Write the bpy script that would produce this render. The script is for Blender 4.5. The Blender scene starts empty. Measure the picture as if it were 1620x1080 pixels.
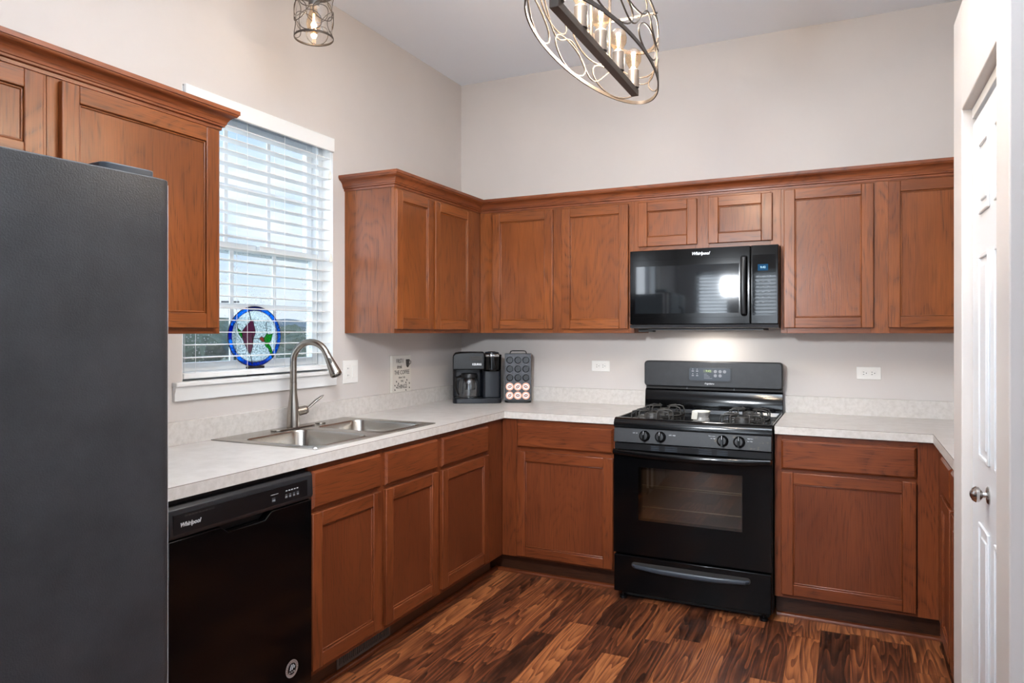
import bpy, bmesh, math, random
from mathutils import Vector, Matrix
random.seed(7)
PI = math.pi
scn = bpy.context.scene
COL = scn.collection
# ------------------------------------------------------------------ camera
cam_d = bpy.data.cameras.new('camera'); cam = bpy.data.objects.new('camera', cam_d); COL.objects.link(cam)
cam_d.sensor_width = 36.0; cam_d.sensor_fit = 'HORIZONTAL'
cam_d.lens = 36.0 * 1118.66 / 1620.0
cam_d.shift_y = -(540.0 - 524.78) / 1620.0
cam.location = (2.3602, -4.1463, 1.3527)
cam.rotation_euler = (PI / 2, 0, 0.4457)
cam_d.clip_start = 0.05; cam_d.clip_end = 600
scn.camera = cam
# ------------------------------------------------------------------ view
scn.view_settings.view_transform = 'Standard'; scn.view_settings.look = 'None'
scn.view_settings.exposure = 0.38; scn.view_settings.gamma = 1.0
scn.view_settings.use_curve_mapping = False
# ------------------------------------------------------------------ sky
world = bpy.data.worlds.new('sky'); scn.world = world; world.use_nodes = True
def build_world():
    nt = world.node_tree; N = nt.nodes; L = nt.links
    for n in list(N): N.remove(n)
    out = N.new('ShaderNodeOutputWorld'); bg = N.new('ShaderNodeBackground')
    tc = N.new('ShaderNodeTexCoord'); sep = N.new('ShaderNodeSeparateXYZ'); L.new(tc.outputs['Generated'], sep.inputs[0])
    ramp = N.new('ShaderNodeValToRGB'); L.new(sep.outputs['Z'], ramp.inputs[0])
    e = ramp.color_ramp.elements
    e[0].position = 0.0; e[0].color = (0.80, 0.86, 0.93, 1)
    e[1].position = 0.45; e[1].color = (0.45, 0.64, 1.0, 1)
    m = e.new(0.13); m.color = (0.56, 0.72, 0.98, 1)
    mp = N.new('ShaderNodeMapping'); mp.inputs['Scale'].default_value = (1, 1, 3.2); L.new(tc.outputs['Generated'], mp.inputs[0])
    no = N.new('ShaderNodeTexNoise'); no.inputs['Scale'].default_value = 5; no.inputs['Detail'].default_value = 7; L.new(mp.outputs[0], no.inputs['Vector'])
    cr = N.new('ShaderNodeValToRGB'); cr.color_ramp.elements[0].position = 0.5; cr.color_ramp.elements[1].position = 0.72
    L.new(no.outputs['Fac'], cr.inputs[0])
    mx = N.new('ShaderNodeMixRGB'); mx.inputs[2].default_value = (0.95, 0.97, 1, 1)
    L.new(cr.outputs[0], mx.inputs[0]); L.new(ramp.outputs[0], mx.inputs[1]); L.new(mx.outputs[0], bg.inputs[0])
    bg.inputs[1].default_value = 1.0
    L.new(bg.outputs[0], out.inputs[0])
build_world()
# ------------------------------------------------------------------ area lamps: daylight in window openings, plus added unseen lamps
def area(name, loc, rot, sx, sy, power, col=(1, 1, 1), spread=PI):
    l = bpy.data.lights.new(name, 'AREA'); l.shape = 'RECTANGLE'; l.size = sx; l.size_y = sy; l.energy = power; l.color = col; l.spread = spread
    o = bpy.data.objects.new(name, l); COL.objects.link(o); o.location = loc; o.rotation_euler = rot
    return o
def point(name, loc, power, col, r=0.03):
    l = bpy.data.lights.new(name, 'POINT'); l.energy = power; l.color = col; l.shadow_soft_size = r
    o = bpy.data.objects.new(name, l); COL.objects.link(o); o.location = loc
    return o
DAY = (0.86, 0.93, 1.0)
area('added_light_patio_door', (3.9, -7.60, 1.12), (PI / 2, 0, 0), 1.9, 2.1, 20, DAY)  # lamp at an unseen patio door, added to light the room
area('daylight_rear_window', (0.52, -7.62, 1.55), (PI / 2, 0, 0), 0.5, 1.35, 22, DAY)
area('daylight_rear_window', (1.55, -7.62, 1.55), (PI / 2, 0, 0), 0.95, 1.35, 38, DAY)
area('added_light_side_window', (5.95, -4.6, 1.5), (0, PI / 2, 0), 2.0, 2.6, 24, DAY)  # lamp for an unseen side window, made up as extra room light
area('daylight_dining_window', (-0.2, -5.75, 1.7), (0, -PI / 2, 0), 1.25, 1.1, 26, DAY)
area('added_light_over_sink', (-1.0, -1.76, 3.25), (0, math.radians(-52), 0), 1.3, 1.6, 20, DAY)  # added lamp outside, kept above the window view, boosts light at the sink
area('added_light_beside_sink', (-0.62, -2.45, 1.75), (PI / 2, 0, -math.radians(49)), 1.0, 1.1, 14, DAY)  # added lamp hidden outside the window, for sheen on the cabinet end panel
area('added_ceiling_uplight', (1.88, -2.60, 2.40), (PI, 0, 0), 0.9, 0.9, 64, (0.82, 0.91, 1.0), math.radians(130))  # unseen floating uplight, added to brighten the ceiling and upper walls
area('added_fill_lamp', (1.43, -3.05, 1.75), (PI / 2 - 0.22, 0, 0), 0.13, 0.13, 13.5, (0.88, 0.94, 1.0), math.radians(110))  # unseen mid-room lamp, added to fill walls under the cabinets

# ================================================================== materials
def lin(c):
    return tuple(((v / 255.0) / 12.92 if v / 255.0 <= 0.04045 else ((v / 255.0 + 0.055) / 1.055) ** 2.4) for v in c) + (1,)
def sock(b, *names):
    for n in names:
        if n in b.inputs: return b.inputs[n]
def mat(name, col, rough=0.5, metal=0.0, coat=0.0, bump=None, spec=0.5, emis=None, es=0.0, mottle=None, coat_rough=0.05):
    m = bpy.data.materials.new(name); m.use_nodes = True; nt = m.node_tree; b = nt.nodes['Principled BSDF']
    c = lin(col) if max(col) > 1.0 else tuple(col) + (1,)
    b.inputs['Base Color'].default_value = c; b.inputs['Roughness'].default_value = rough; b.inputs['Metallic'].default_value = metal
    sock(b, 'Coat Weight').default_value = coat; sock(b, 'Coat Roughness').default_value = coat_rough
    sock(b, 'Specular IOR Level').default_value = spec
    if emis: b.inputs['Emission Color'].default_value = lin(emis); b.inputs['Emission Strength'].default_value = es
    tc = nt.nodes.new('ShaderNodeTexCoord')
    if mottle:   # (scale, other colour, lo, hi)
        no = nt.nodes.new('ShaderNodeTexNoise'); no.inputs['Scale'].default_value = mottle[0]; no.inputs['Detail'].default_value = 6; no.inputs['Roughness'].default_value = 0.65
        nt.links.new(tc.outputs['Object'], no.inputs['Vector'])
        cr = nt.nodes.new('ShaderNodeValToRGB'); cr.color_ramp.elements[0].position = mottle[2]; cr.color_ramp.elements[1].position = mottle[3]
        cr.color_ramp.elements[0].color = c; cr.color_ramp.elements[1].color = lin(mottle[1])
        nt.links.new(no.outputs['Fac'], cr.inputs[0]); nt.links.new(cr.outputs[0], b.inputs['Base Color'])
    if bump:     # (scale, strength, dist)
        nb = nt.nodes.new('ShaderNodeTexNoise'); nb.inputs['Scale'].default_value = bump[0]; nb.inputs['Detail'].default_value = 3
        nt.links.new(tc.outputs['Object'], nb.inputs['Vector'])
        bp = nt.nodes.new('ShaderNodeBump'); bp.inputs['Strength'].default_value = bump[1]; bp.inputs['Distance'].default_value = bump[2]
        nt.links.new(nb.outputs['Fac'], bp.inputs['Height']); nt.links.new(bp.outputs[0], b.inputs['Normal'])
    return m
def math_node(nt, op, a=None, b=None):
    n = nt.nodes.new('ShaderNodeMath'); n.operation = op
    for i, v in enumerate((a, b)):
        if v is None: continue
        if isinstance(v, (int, float)): n.inputs[i].default_value = v
        else: nt.links.new(v, n.inputs[i])
    return n.outputs[0]
def wood(name, light, mid, dark, axis='z', rough=0.33, figure=1.0):
    """stained oak: pores and cathedral figure running along an object axis"""
    m = bpy.data.materials.new(name); m.use_nodes = True; nt = m.node_tree; N = nt.nodes; L = nt.links; b = N['Principled BSDF']
    tc = N.new('ShaderNodeTexCoord'); oi = N.new('ShaderNodeObjectInfo')
    add = N.new('ShaderNodeVectorMath'); add.operation = 'MULTIPLY_ADD'
    add.inputs[1].default_value = (1, 1, 1)
    cmb = N.new('ShaderNodeCombineXYZ')
    r1 = math_node(nt, 'MULTIPLY', oi.outputs['Random'], 7.3); r2 = math_node(nt, 'MULTIPLY', oi.outputs['Random'], 3.1)
    L.new(r1, cmb.inputs[0]); L.new(r2, cmb.inputs[1]); L.new(r1, cmb.inputs[2])
    L.new(tc.outputs['Object'], add.inputs[0]); L.new(cmb.outputs[0], add.inputs[2])
    def mapped(s_across, s_along):
        mp = N.new('ShaderNodeMapping'); sc = [s_across] * 3; sc['xyz'.index(axis)] = s_along
        mp.inputs['Scale'].default_value = sc; L.new(add.outputs[0], mp.inputs[0]); return mp.outputs[0]
    # broad tone
    n1 = N.new('ShaderNodeTexNoise'); n1.inputs['Scale'].default_value = 1.0; n1.inputs['Detail'].default_value = 3; L.new(mapped(5, 1.6), n1.inputs['Vector'])
    # cathedral rings : noise level sets
    n2 = N.new('ShaderNodeTexNoise'); n2.inputs['Scale'].default_value = 1.0; n2.inputs['Detail'].default_value = 2.0; n2.inputs['Roughness'].default_value = 0.45; L.new(mapped(3.2, 0.75), n2.inputs['Vector'])
    ring = math_node(nt, 'MULTIPLY', n2.outputs['Fac'], 34.0); ring = math_node(nt, 'FRACT', ring)
    rr = N.new('ShaderNodeValToRGB'); L.new(ring, rr.inputs[0]); e = rr.color_ramp.elements
    e[0].position = 0.0; e[0].color = (1, 1, 1, 1); e[1].position = 1.0; e[1].color = (0.55, 0.55, 0.55, 1)
    k = e.new(0.35); k.color = (0.12, 0.12, 0.12, 1); k = e.new(0.75); k.color = (0.0, 0.0, 0.0, 1)
    # pores
    n3 = N.new('ShaderNodeTexNoise'); n3.inputs['Scale'].default_value = 1.0; n3.inputs['Detail'].default_value = 2; L.new(mapped(330, 9), n3.inputs['Vector'])
    pr = N.new('ShaderNodeValToRGB'); L.new(n3.outputs['Fac'], pr.inputs[0]); pr.color_ramp.elements[0].position = 0.42; pr.color_ramp.elements[1].position = 0.62
    c1 = N.new('ShaderNodeMixRGB'); c1.inputs[1].default_value = lin(mid); c1.inputs[2].default_value = lin(light)
    t = N.new('ShaderNodeValToRGB'); t.color_ramp.elements[0].position = 0.35; t.color_ramp.elements[1].position = 0.65; L.new(n1.outputs['Fac'], t.inputs[0]); L.new(t.outputs[0], c1.inputs[0])
    f = math_node(nt, 'MULTIPLY', rr.outputs[0], pr.outputs[0]); f = math_node(nt, 'MULTIPLY', f, 0.62 * figure)
    p2 = math_node(nt, 'MULTIPLY', pr.outputs[0], 0.16); f = math_node(nt, 'ADD', f, p2)
    c2 = N.new('ShaderNodeMixRGB'); c2.inputs[2].default_value = lin(dark); L.new(f, c2.inputs[0]); L.new(c1.outputs[0], c2.inputs[1])
    L.new(c2.outputs[0], b.inputs['Base Color'])
    b.inputs['Roughness'].default_value = rough; sock(b, 'Specular IOR Level').default_value = 0.36
    sock(b, 'Coat Weight').default_value = 0.14; sock(b, 'Coat Roughness').default_value = 0.22
    bp = N.new('ShaderNodeBump'); bp.inputs['Strength'].default_value = 0.25; bp.inputs['Distance'].default_value = 0.0008; bp.invert = True
    L.new(f, bp.inputs['Height']); L.new(bp.outputs[0], b.inputs['Normal'])
    return m
def floor_mat():
    m = bpy.data.materials.new('walnut_laminate'); m.use_nodes = True; nt = m.node_tree; N = nt.nodes; L = nt.links; b = N['Principled BSDF']
    tc = N.new('ShaderNodeTexCoord'); sp = N.new('ShaderNodeSeparateXYZ'); L.new(tc.outputs['Object'], sp.inputs[0])
    W = 0.118; LEN = 0.62
    u = math_node(nt, 'DIVIDE', sp.outputs['X'], W); row = math_node(nt, 'FLOOR', u)
    wn = N.new('ShaderNodeTexWhiteNoise'); wn.noise_dimensions = '1D'; L.new(row, wn.inputs['W'])
    v = math_node(nt, 'DIVIDE', sp.outputs['Y'], LEN); off = math_node(nt, 'MULTIPLY', wn.outputs['Value'], 9.7); v = math_node(nt, 'ADD', v, off)
    seg = math_node(nt, 'FLOOR', v)
    cm = N.new('ShaderNodeCombineXYZ'); L.new(row, cm.inputs[0]); L.new(seg, cm.inputs[1])
    w2 = N.new('ShaderNodeTexWhiteNoise'); w2.noise_dimensions = '2D'; L.new(cm.outputs[0], w2.inputs['Vector'])
    # per board shifted coordinates
    sh = N.new('ShaderNodeVectorMath'); sh.operation = 'MULTIPLY_ADD'; L.new(w2.outputs['Color'], sh.inputs[0]); sh.inputs[1].default_value = (31, 17, 9); L.new(tc.outputs['Object'], sh.inputs[2])
    def mapped(a, c):
        mp = N.new('ShaderNodeMapping'); mp.inputs['Scale'].default_value = (a, c, 1); L.new(sh.outputs[0], mp.inputs[0]); return mp.outputs[0]
    n1 = N.new('ShaderNodeTexNoise'); n1.inputs['Scale'].default_value = 1; n1.inputs['Detail'].default_value = 2.5; L.new(mapped(6.5, 0.62), n1.inputs['Vector'])
    ring = math_node(nt, 'FRACT', math_node(nt, 'MULTIPLY', n1.outputs['Fac'], 20.0))
    n2 = N.new('ShaderNodeTexNoise'); n2.inputs['Scale'].default_value = 1; n2.inputs['Detail'].default_value = 4; L.new(mapped(95, 3.0), n2.inputs['Vector'])
    g = math_node(nt, 'ADD', math_node(nt, 'MULTIPLY', ring, 0.30), math_node(nt, 'MULTIPLY', n2.outputs['Fac'], 0.72))
    tone = math_node(nt, 'ADD', math_node(nt, 'MULTIPLY', g, 0.72), math_node(nt, 'MULTIPLY', w2.outputs['Value'], 0.36))
    cr = N.new('ShaderNodeValToRGB'); L.new(tone, cr.inputs[0]); e = cr.color_ramp.elements
    e[0].position = 0.30; e[0].color = lin((40, 22, 15)); e[1].position = 0.76; e[1].color = lin((172, 106, 62))
    k = e.new(0.46); k.color = lin((80, 43, 27)); k = e.new(0.60); k.color = lin((122, 68, 40))
    # seams
    fu = math_node(nt, 'FRACT', u); fv = math_node(nt, 'FRACT', v)
    s1 = math_node(nt, 'LESS_THAN', fu, 0.012); s2 = math_node(nt, 'LESS_THAN', fv, 0.0028); s = math_node(nt, 'MAXIMUM', s1, s2)
    mx = N.new('ShaderNodeMixRGB'); mx.inputs[2].default_value = lin((24, 12, 8)); L.new(math_node(nt, 'MULTIPLY', s, 0.75), mx.inputs[0]); L.new(cr.outputs[0], mx.inputs[1])
    L.new(mx.outputs[0], b.inputs['Base Color'])
    b.inputs['Roughness'].default_value = 0.34; sock(b, 'Specular IOR Level').default_value = 0.45
    bp = N.new('ShaderNodeBump'); bp.inputs['Strength'].default_value = 0.15; bp.inputs['Distance'].default_value = 0.0006; L.new(g, bp.inputs['Height']); L.new(bp.outputs[0], b.inputs['Normal'])
    return m
def glassy(name, tint=(1, 1, 1), gloss=0.0, rough=0.0, droplets=False, opacity=0.0, ocol=(1, 1, 1), noise_bump=None):
    """thin pane: see-through tint mixed with a mirror reflection by Fresnel"""
    m = bpy.data.materials.new(name); m.use_nodes = True; nt = m.node_tree; N = nt.nodes; L = nt.links
    for n in list(N): N.remove(n)
    out = N.new('ShaderNodeOutputMaterial'); tr = N.new('ShaderNodeBsdfTransparent'); tr.inputs[0].default_value = tuple(tint) + (1,)
    gl = N.new('ShaderNodeBsdfGlossy'); gl.inputs['Roughness'].default_value = rough
    fr = N.new('ShaderNodeFresnel'); geo = N.new('ShaderNodeNewGeometry'); L.new(math_node(nt, 'SUBTRACT', 1.45, math_node(nt, 'MULTIPLY', geo.outputs['Backfacing'], 1.45 - 1 / 1.45)), fr.inputs[0])
    mx = N.new('ShaderNodeMixShader'); f = math_node(nt, 'ADD', fr.outputs[0], gloss)
    L.new(f, mx.inputs[0]); L.new(tr.outputs[0], mx.inputs[1]); L.new(gl.outputs[0], mx.inputs[2])
    last = mx.outputs[0]
    tc = N.new('ShaderNodeTexCoord')
    if noise_bump:
        nb = N.new('ShaderNodeTexNoise'); nb.inputs['Scale'].default_value = noise_bump; L.new(tc.outputs['Object'], nb.inputs['Vector'])
        bp = N.new('ShaderNodeBump'); bp.inputs['Strength'].default_value = 0.8; bp.inputs['Distance'].default_value = 0.002; L.new(nb.outputs['Fac'], bp.inputs['Height']); L.new(bp.outputs[0], gl.inputs['Normal'])
    if opacity > 0 or droplets:
        di = N.new('ShaderNodeBsdfTranslucent' if not droplets else 'ShaderNodeBsdfDiffuse'); di.inputs[0].default_value = tuple(ocol) + (1,)
        m2 = N.new('ShaderNodeMixShader')
        if droplets:
            vo = N.new('ShaderNodeTexVoronoi'); vo.inputs['Scale'].default_value = 75; vo.inputs['Randomness'].default_value = 1; L.new(tc.outputs['Object'], vo.inputs['Vector'])
            no = N.new('ShaderNodeTexNoise'); no.inputs['Scale'].default_value = 9; L.new(tc.outputs['Object'], no.inputs['Vector'])
            th = math_node(nt, 'MULTIPLY', math_node(nt, 'SUBTRACT', no.outputs['Fac'], 0.36), 0.9)
            d = math_node(nt, 'LESS_THAN', vo.outputs['Distance'], th); f2 = math_node(nt, 'ADD', math_node(nt, 'MULTIPLY', d, 0.4), 0.06)
            L.new(f2, m2.inputs[0])
        elif noise_bump:
            no = N.new('ShaderNodeTexNoise'); no.inputs['Scale'].default_value = noise_bump; no.inputs['Detail'].default_value = 4; L.new(tc.outputs['Object'], no.inputs['Vector'])
            r = N.new('ShaderNodeValToRGB'); r.color_ramp.elements[0].position = 0.4; r.color_ramp.elements[1].position = 0.62
            r.color_ramp.elements[0].color = (opacity * 0.35,) * 3 + (1,); r.color_ramp.elements[1].color = (min(1, opacity * 1.5),) * 3 + (1,)
            L.new(no.outputs['Fac'], r.inputs[0]); L.new(r.outputs[0], m2.inputs[0])
        else: m2.inputs[0].default_value = opacity
        L.new(last, m2.inputs[1]); L.new(di.outputs[0], m2.inputs[2]); last = m2.outputs[0]
    L.new(last, out.inputs[0])
    return m
def emit(name, col, s):
    m = bpy.data.materials.new(name); m.use_nodes = True; nt = m.node_tree
    for n in list(nt.nodes): nt.nodes.remove(n)
    o = nt.nodes.new('ShaderNodeOutputMaterial'); e = nt.nodes.new('ShaderNodeEmission'); e.inputs[0].default_value = lin(col); e.inputs[1].default_value = s
    nt.links.new(e.outputs[0], o.inputs[0]); return m
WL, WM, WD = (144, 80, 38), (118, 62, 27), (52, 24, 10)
M = dict(
    wall=mat('wall_paint', (203, 196, 191), 0.62, bump=(260, 0.06, 0.001), mottle=(1.2, (200, 193, 188), 0.4, 0.6)),
    ceil=mat('ceiling_paint', (236, 242, 250), 0.8),
    white=mat('white_trim_paint', (232, 233, 233), 0.35),
    vinyl=mat('white_vinyl', (226, 232, 236), 0.35),
    blind=mat('faux_wood_white', (236, 238, 238), 0.4),
    door=mat('white_door_paint', (220, 222, 225), 0.38),
    plate=mat('ivory_plastic', (232, 230, 226), 0.3),
    slot=mat('dark_slot', (45, 42, 40), 0.6),
    wv=wood('stained_oak_vertical', WL, WM, WD, 'z'), wh=wood('stained_oak_horizontal', WL, WM, WD, 'x'),
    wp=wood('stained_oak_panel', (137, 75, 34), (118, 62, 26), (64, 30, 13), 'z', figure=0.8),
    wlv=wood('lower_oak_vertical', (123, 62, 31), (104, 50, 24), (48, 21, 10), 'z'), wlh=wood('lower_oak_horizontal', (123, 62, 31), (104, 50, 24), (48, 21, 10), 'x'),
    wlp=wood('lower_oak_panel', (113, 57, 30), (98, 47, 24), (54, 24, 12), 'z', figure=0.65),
    wy=wood('crown_oak_y', (138, 74, 39), (112, 56, 28), (48, 21, 10), 'y', rough=0.42), wx=wood('crown_oak_x', (138, 74, 39), (112, 56, 28), (48, 21, 10), 'x', rough=0.42),
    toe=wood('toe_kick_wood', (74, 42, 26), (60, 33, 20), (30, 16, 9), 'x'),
    floor=floor_mat(),
    lam=mat('laminate_top', (214, 209, 204), 0.34, mottle=(16, (202, 196, 190), 0.38, 0.66)),
    lame=mat('laminate_edge', (205, 199, 193), 0.42, mottle=(42, (190, 183, 176), 0.4, 0.68)),
    seam=mat('laminate_seam', (128, 118, 110), 0.6),
    steel=mat('brushed_steel', (176, 172, 166), 0.26, metal=1.0, bump=(400, 0.04, 0.0005)),
    nickel=mat('brushed_nickel', (158, 151, 143), 0.27, metal=1.0),
    dsteel=mat('dark_drain', (60, 58, 56), 0.4, metal=1.0),
    chrome=mat('chrome', (215, 216, 218), 0.12, metal=1.0),
    black=mat('black_gloss_enamel', (7, 7, 8), 0.10, spec=0.36),
    blackd=mat('deep_black_enamel', (6, 6, 7), 0.12, spec=0.22),
    blackm=mat('black_satin_plastic', (14, 14, 16), 0.34, spec=0.4),
    blackp=mat('black_panel_plastic', (30, 31, 34), 0.42, bump=(600, 0.1, 0.0004), mottle=(30, (38, 39, 42), 0.4, 0.7)),
    blackc=mat('cast_iron_grate', (50, 48, 46), 0.5, bump=(180, 0.3, 0.001)),
    dglass=mat('black_glass', (9, 11, 13), 0.03, spec=0.5),
    fridge=mat('pebbled_black_door', (38, 39, 42), 0.42, bump=(260, 0.7, 0.0012), mottle=(6, (52, 53, 56), 0.38, 0.68)),
    gasket=mat('gasket_and_edge_highlight', (200, 198, 200), 0.5),
    hinge=mat('slate_plastic', (52, 58, 66), 0.3),
    bronze=mat('brushed_bronze', (74, 66, 60), 0.48, metal=0.5),
    socket=mat('graphite_socket', (98, 92, 88), 0.4, metal=0.6),
    bulb=glassy('amber_bulb_glass', (1.0, 0.86, 0.68), 0.05), clear=glassy('clear_glass', (0.97, 0.97, 0.97), 0.02),
    carafe=glassy('carafe_glass', (0.75, 0.78, 0.80), 0.10),
    filament=emit('filament', (255, 196, 120), 22.0),
    paneu=glassy('window_pane', (0.96, 0.98, 1.0), 0.0), panel=glassy('wet_window_pane', (0.94, 0.97, 0.98), 0.0, droplets=True, ocol=(0.8, 0.85, 0.87)),
    oveng=glassy('oven_window_glass', (0.50, 0.47, 0.44), 0.07, 0.02),
    cavity=mat('oven_cavity_floor_reflection', (165, 138, 115), 0.5), rack=mat('oven_rack', (205, 185, 150), 0.3, metal=0.7),
    mwg=mat('microwave_screen', (26, 29, 32), 0.05, coat=0.4, coat_rough=0.02, spec=0.5),
    txt=mat('silver_print', (205, 207, 210), 0.35, metal=0.2), txtd=mat('grey_print', (120, 123, 128), 0.5), txtb=mat('black_print', (38, 32, 30), 0.6),
    lcd=emit('green_lcd', (190, 214, 150), 0.75), lcdb=mat('lcd_back', (78, 86, 74), 0.4), cyan=emit('cyan_led', (190, 232, 255), 1.0), cyanb=emit('blue_led_back', (48, 98, 140), 0.6),
    cream=mat('cream_ceramic', (226, 221, 208), 0.3), greyc=mat('grey_ceramic', (150, 146, 140), 0.3),
    sign=mat('whitewashed_wood', (208, 203, 194), 0.7, bump=(50, 0.2, 0.001)), signs=mat('sign_edge', (168, 158, 145), 0.7),
    pod=mat('pod_foil_lid', (238, 178, 150), 0.35), podc=mat('pod_print', (240, 236, 234), 0.4), podd=mat('pod_print_dark', (150, 96, 84), 0.5), podn=mat('pod_cup', (70, 50, 44), 0.5),
    slate=mat('slate_blue_plastic', (20, 23, 30), 0.3, spec=0.4), rackp=mat('grey_rack_plastic', (58, 60, 66), 0.45), rackh=mat('rack_recess', (20, 23, 30), 0.4),
    bglass=glassy('blue_glass', (0.05, 0.42, 0.95), 0.03, opacity=0.5, ocol=(0.03, 0.42, 1.0), noise_bump=90), dblue=glassy('deep_blue_glass', (0.02, 0.06, 0.45), 0.03, opacity=0.5, ocol=(0.02, 0.10, 0.6)),
    wglass=glassy('seedy_glass', (0.86, 0.92, 0.93), 0.04, opacity=0.34, ocol=(0.86, 0.93, 0.94), noise_bump=130),
    pglass=glassy('plum_glass', (0.32, 0.12, 0.2), 0.03, opacity=0.4, ocol=(0.40, 0.16, 0.26)), gglass=glassy('green_glass', (0.08, 0.5, 0.12), 0.03, opacity=0.5, ocol=(0.06, 0.55, 0.14), noise_bump=110),
    rglass=glassy('red_glass', (0.6, 0.15, 0.12), 0.03, opacity=0.5, ocol=(0.6, 0.15, 0.12)), lead=mat('lead_came', (52, 50, 52), 0.5, metal=0.5),
    knob=mat('satin_nickel_knob', (190, 188, 186), 0.22, metal=1.0),
    vent=mat('brown_metal_register', (92, 82, 74), 0.45, metal=0.3),
    grass=mat('grass', (120, 132, 96), 0.9, mottle=(0.4, (150, 152, 118), 0.4, 0.6)), leaf=mat('tree_leaf', (70, 92, 70), 0.9, mottle=(2.2, (108, 126, 100), 0.35, 0.65)), far=mat('far_hill', (128, 146, 152), 1.0, mottle=(0.2, (112, 132, 136), 0.4, 0.6)),
    pole=mat('pole_wood', (96, 92, 90), 0.8), stain=mat('worn_black_panel', (34, 34, 35), 0.38, mottle=(26, (120, 104, 82), 0.56, 0.72)),
    spill=mat('beige_plastic', (205, 202, 196), 0.4), carpet=mat('neutral_carpet', (150, 140, 128), 0.95),
    badge=mat('badge_print', (150, 135, 130), 0.5), stover=mat('cooktop_enamel', (11, 12, 14), 0.14, spec=0.45),
)

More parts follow.
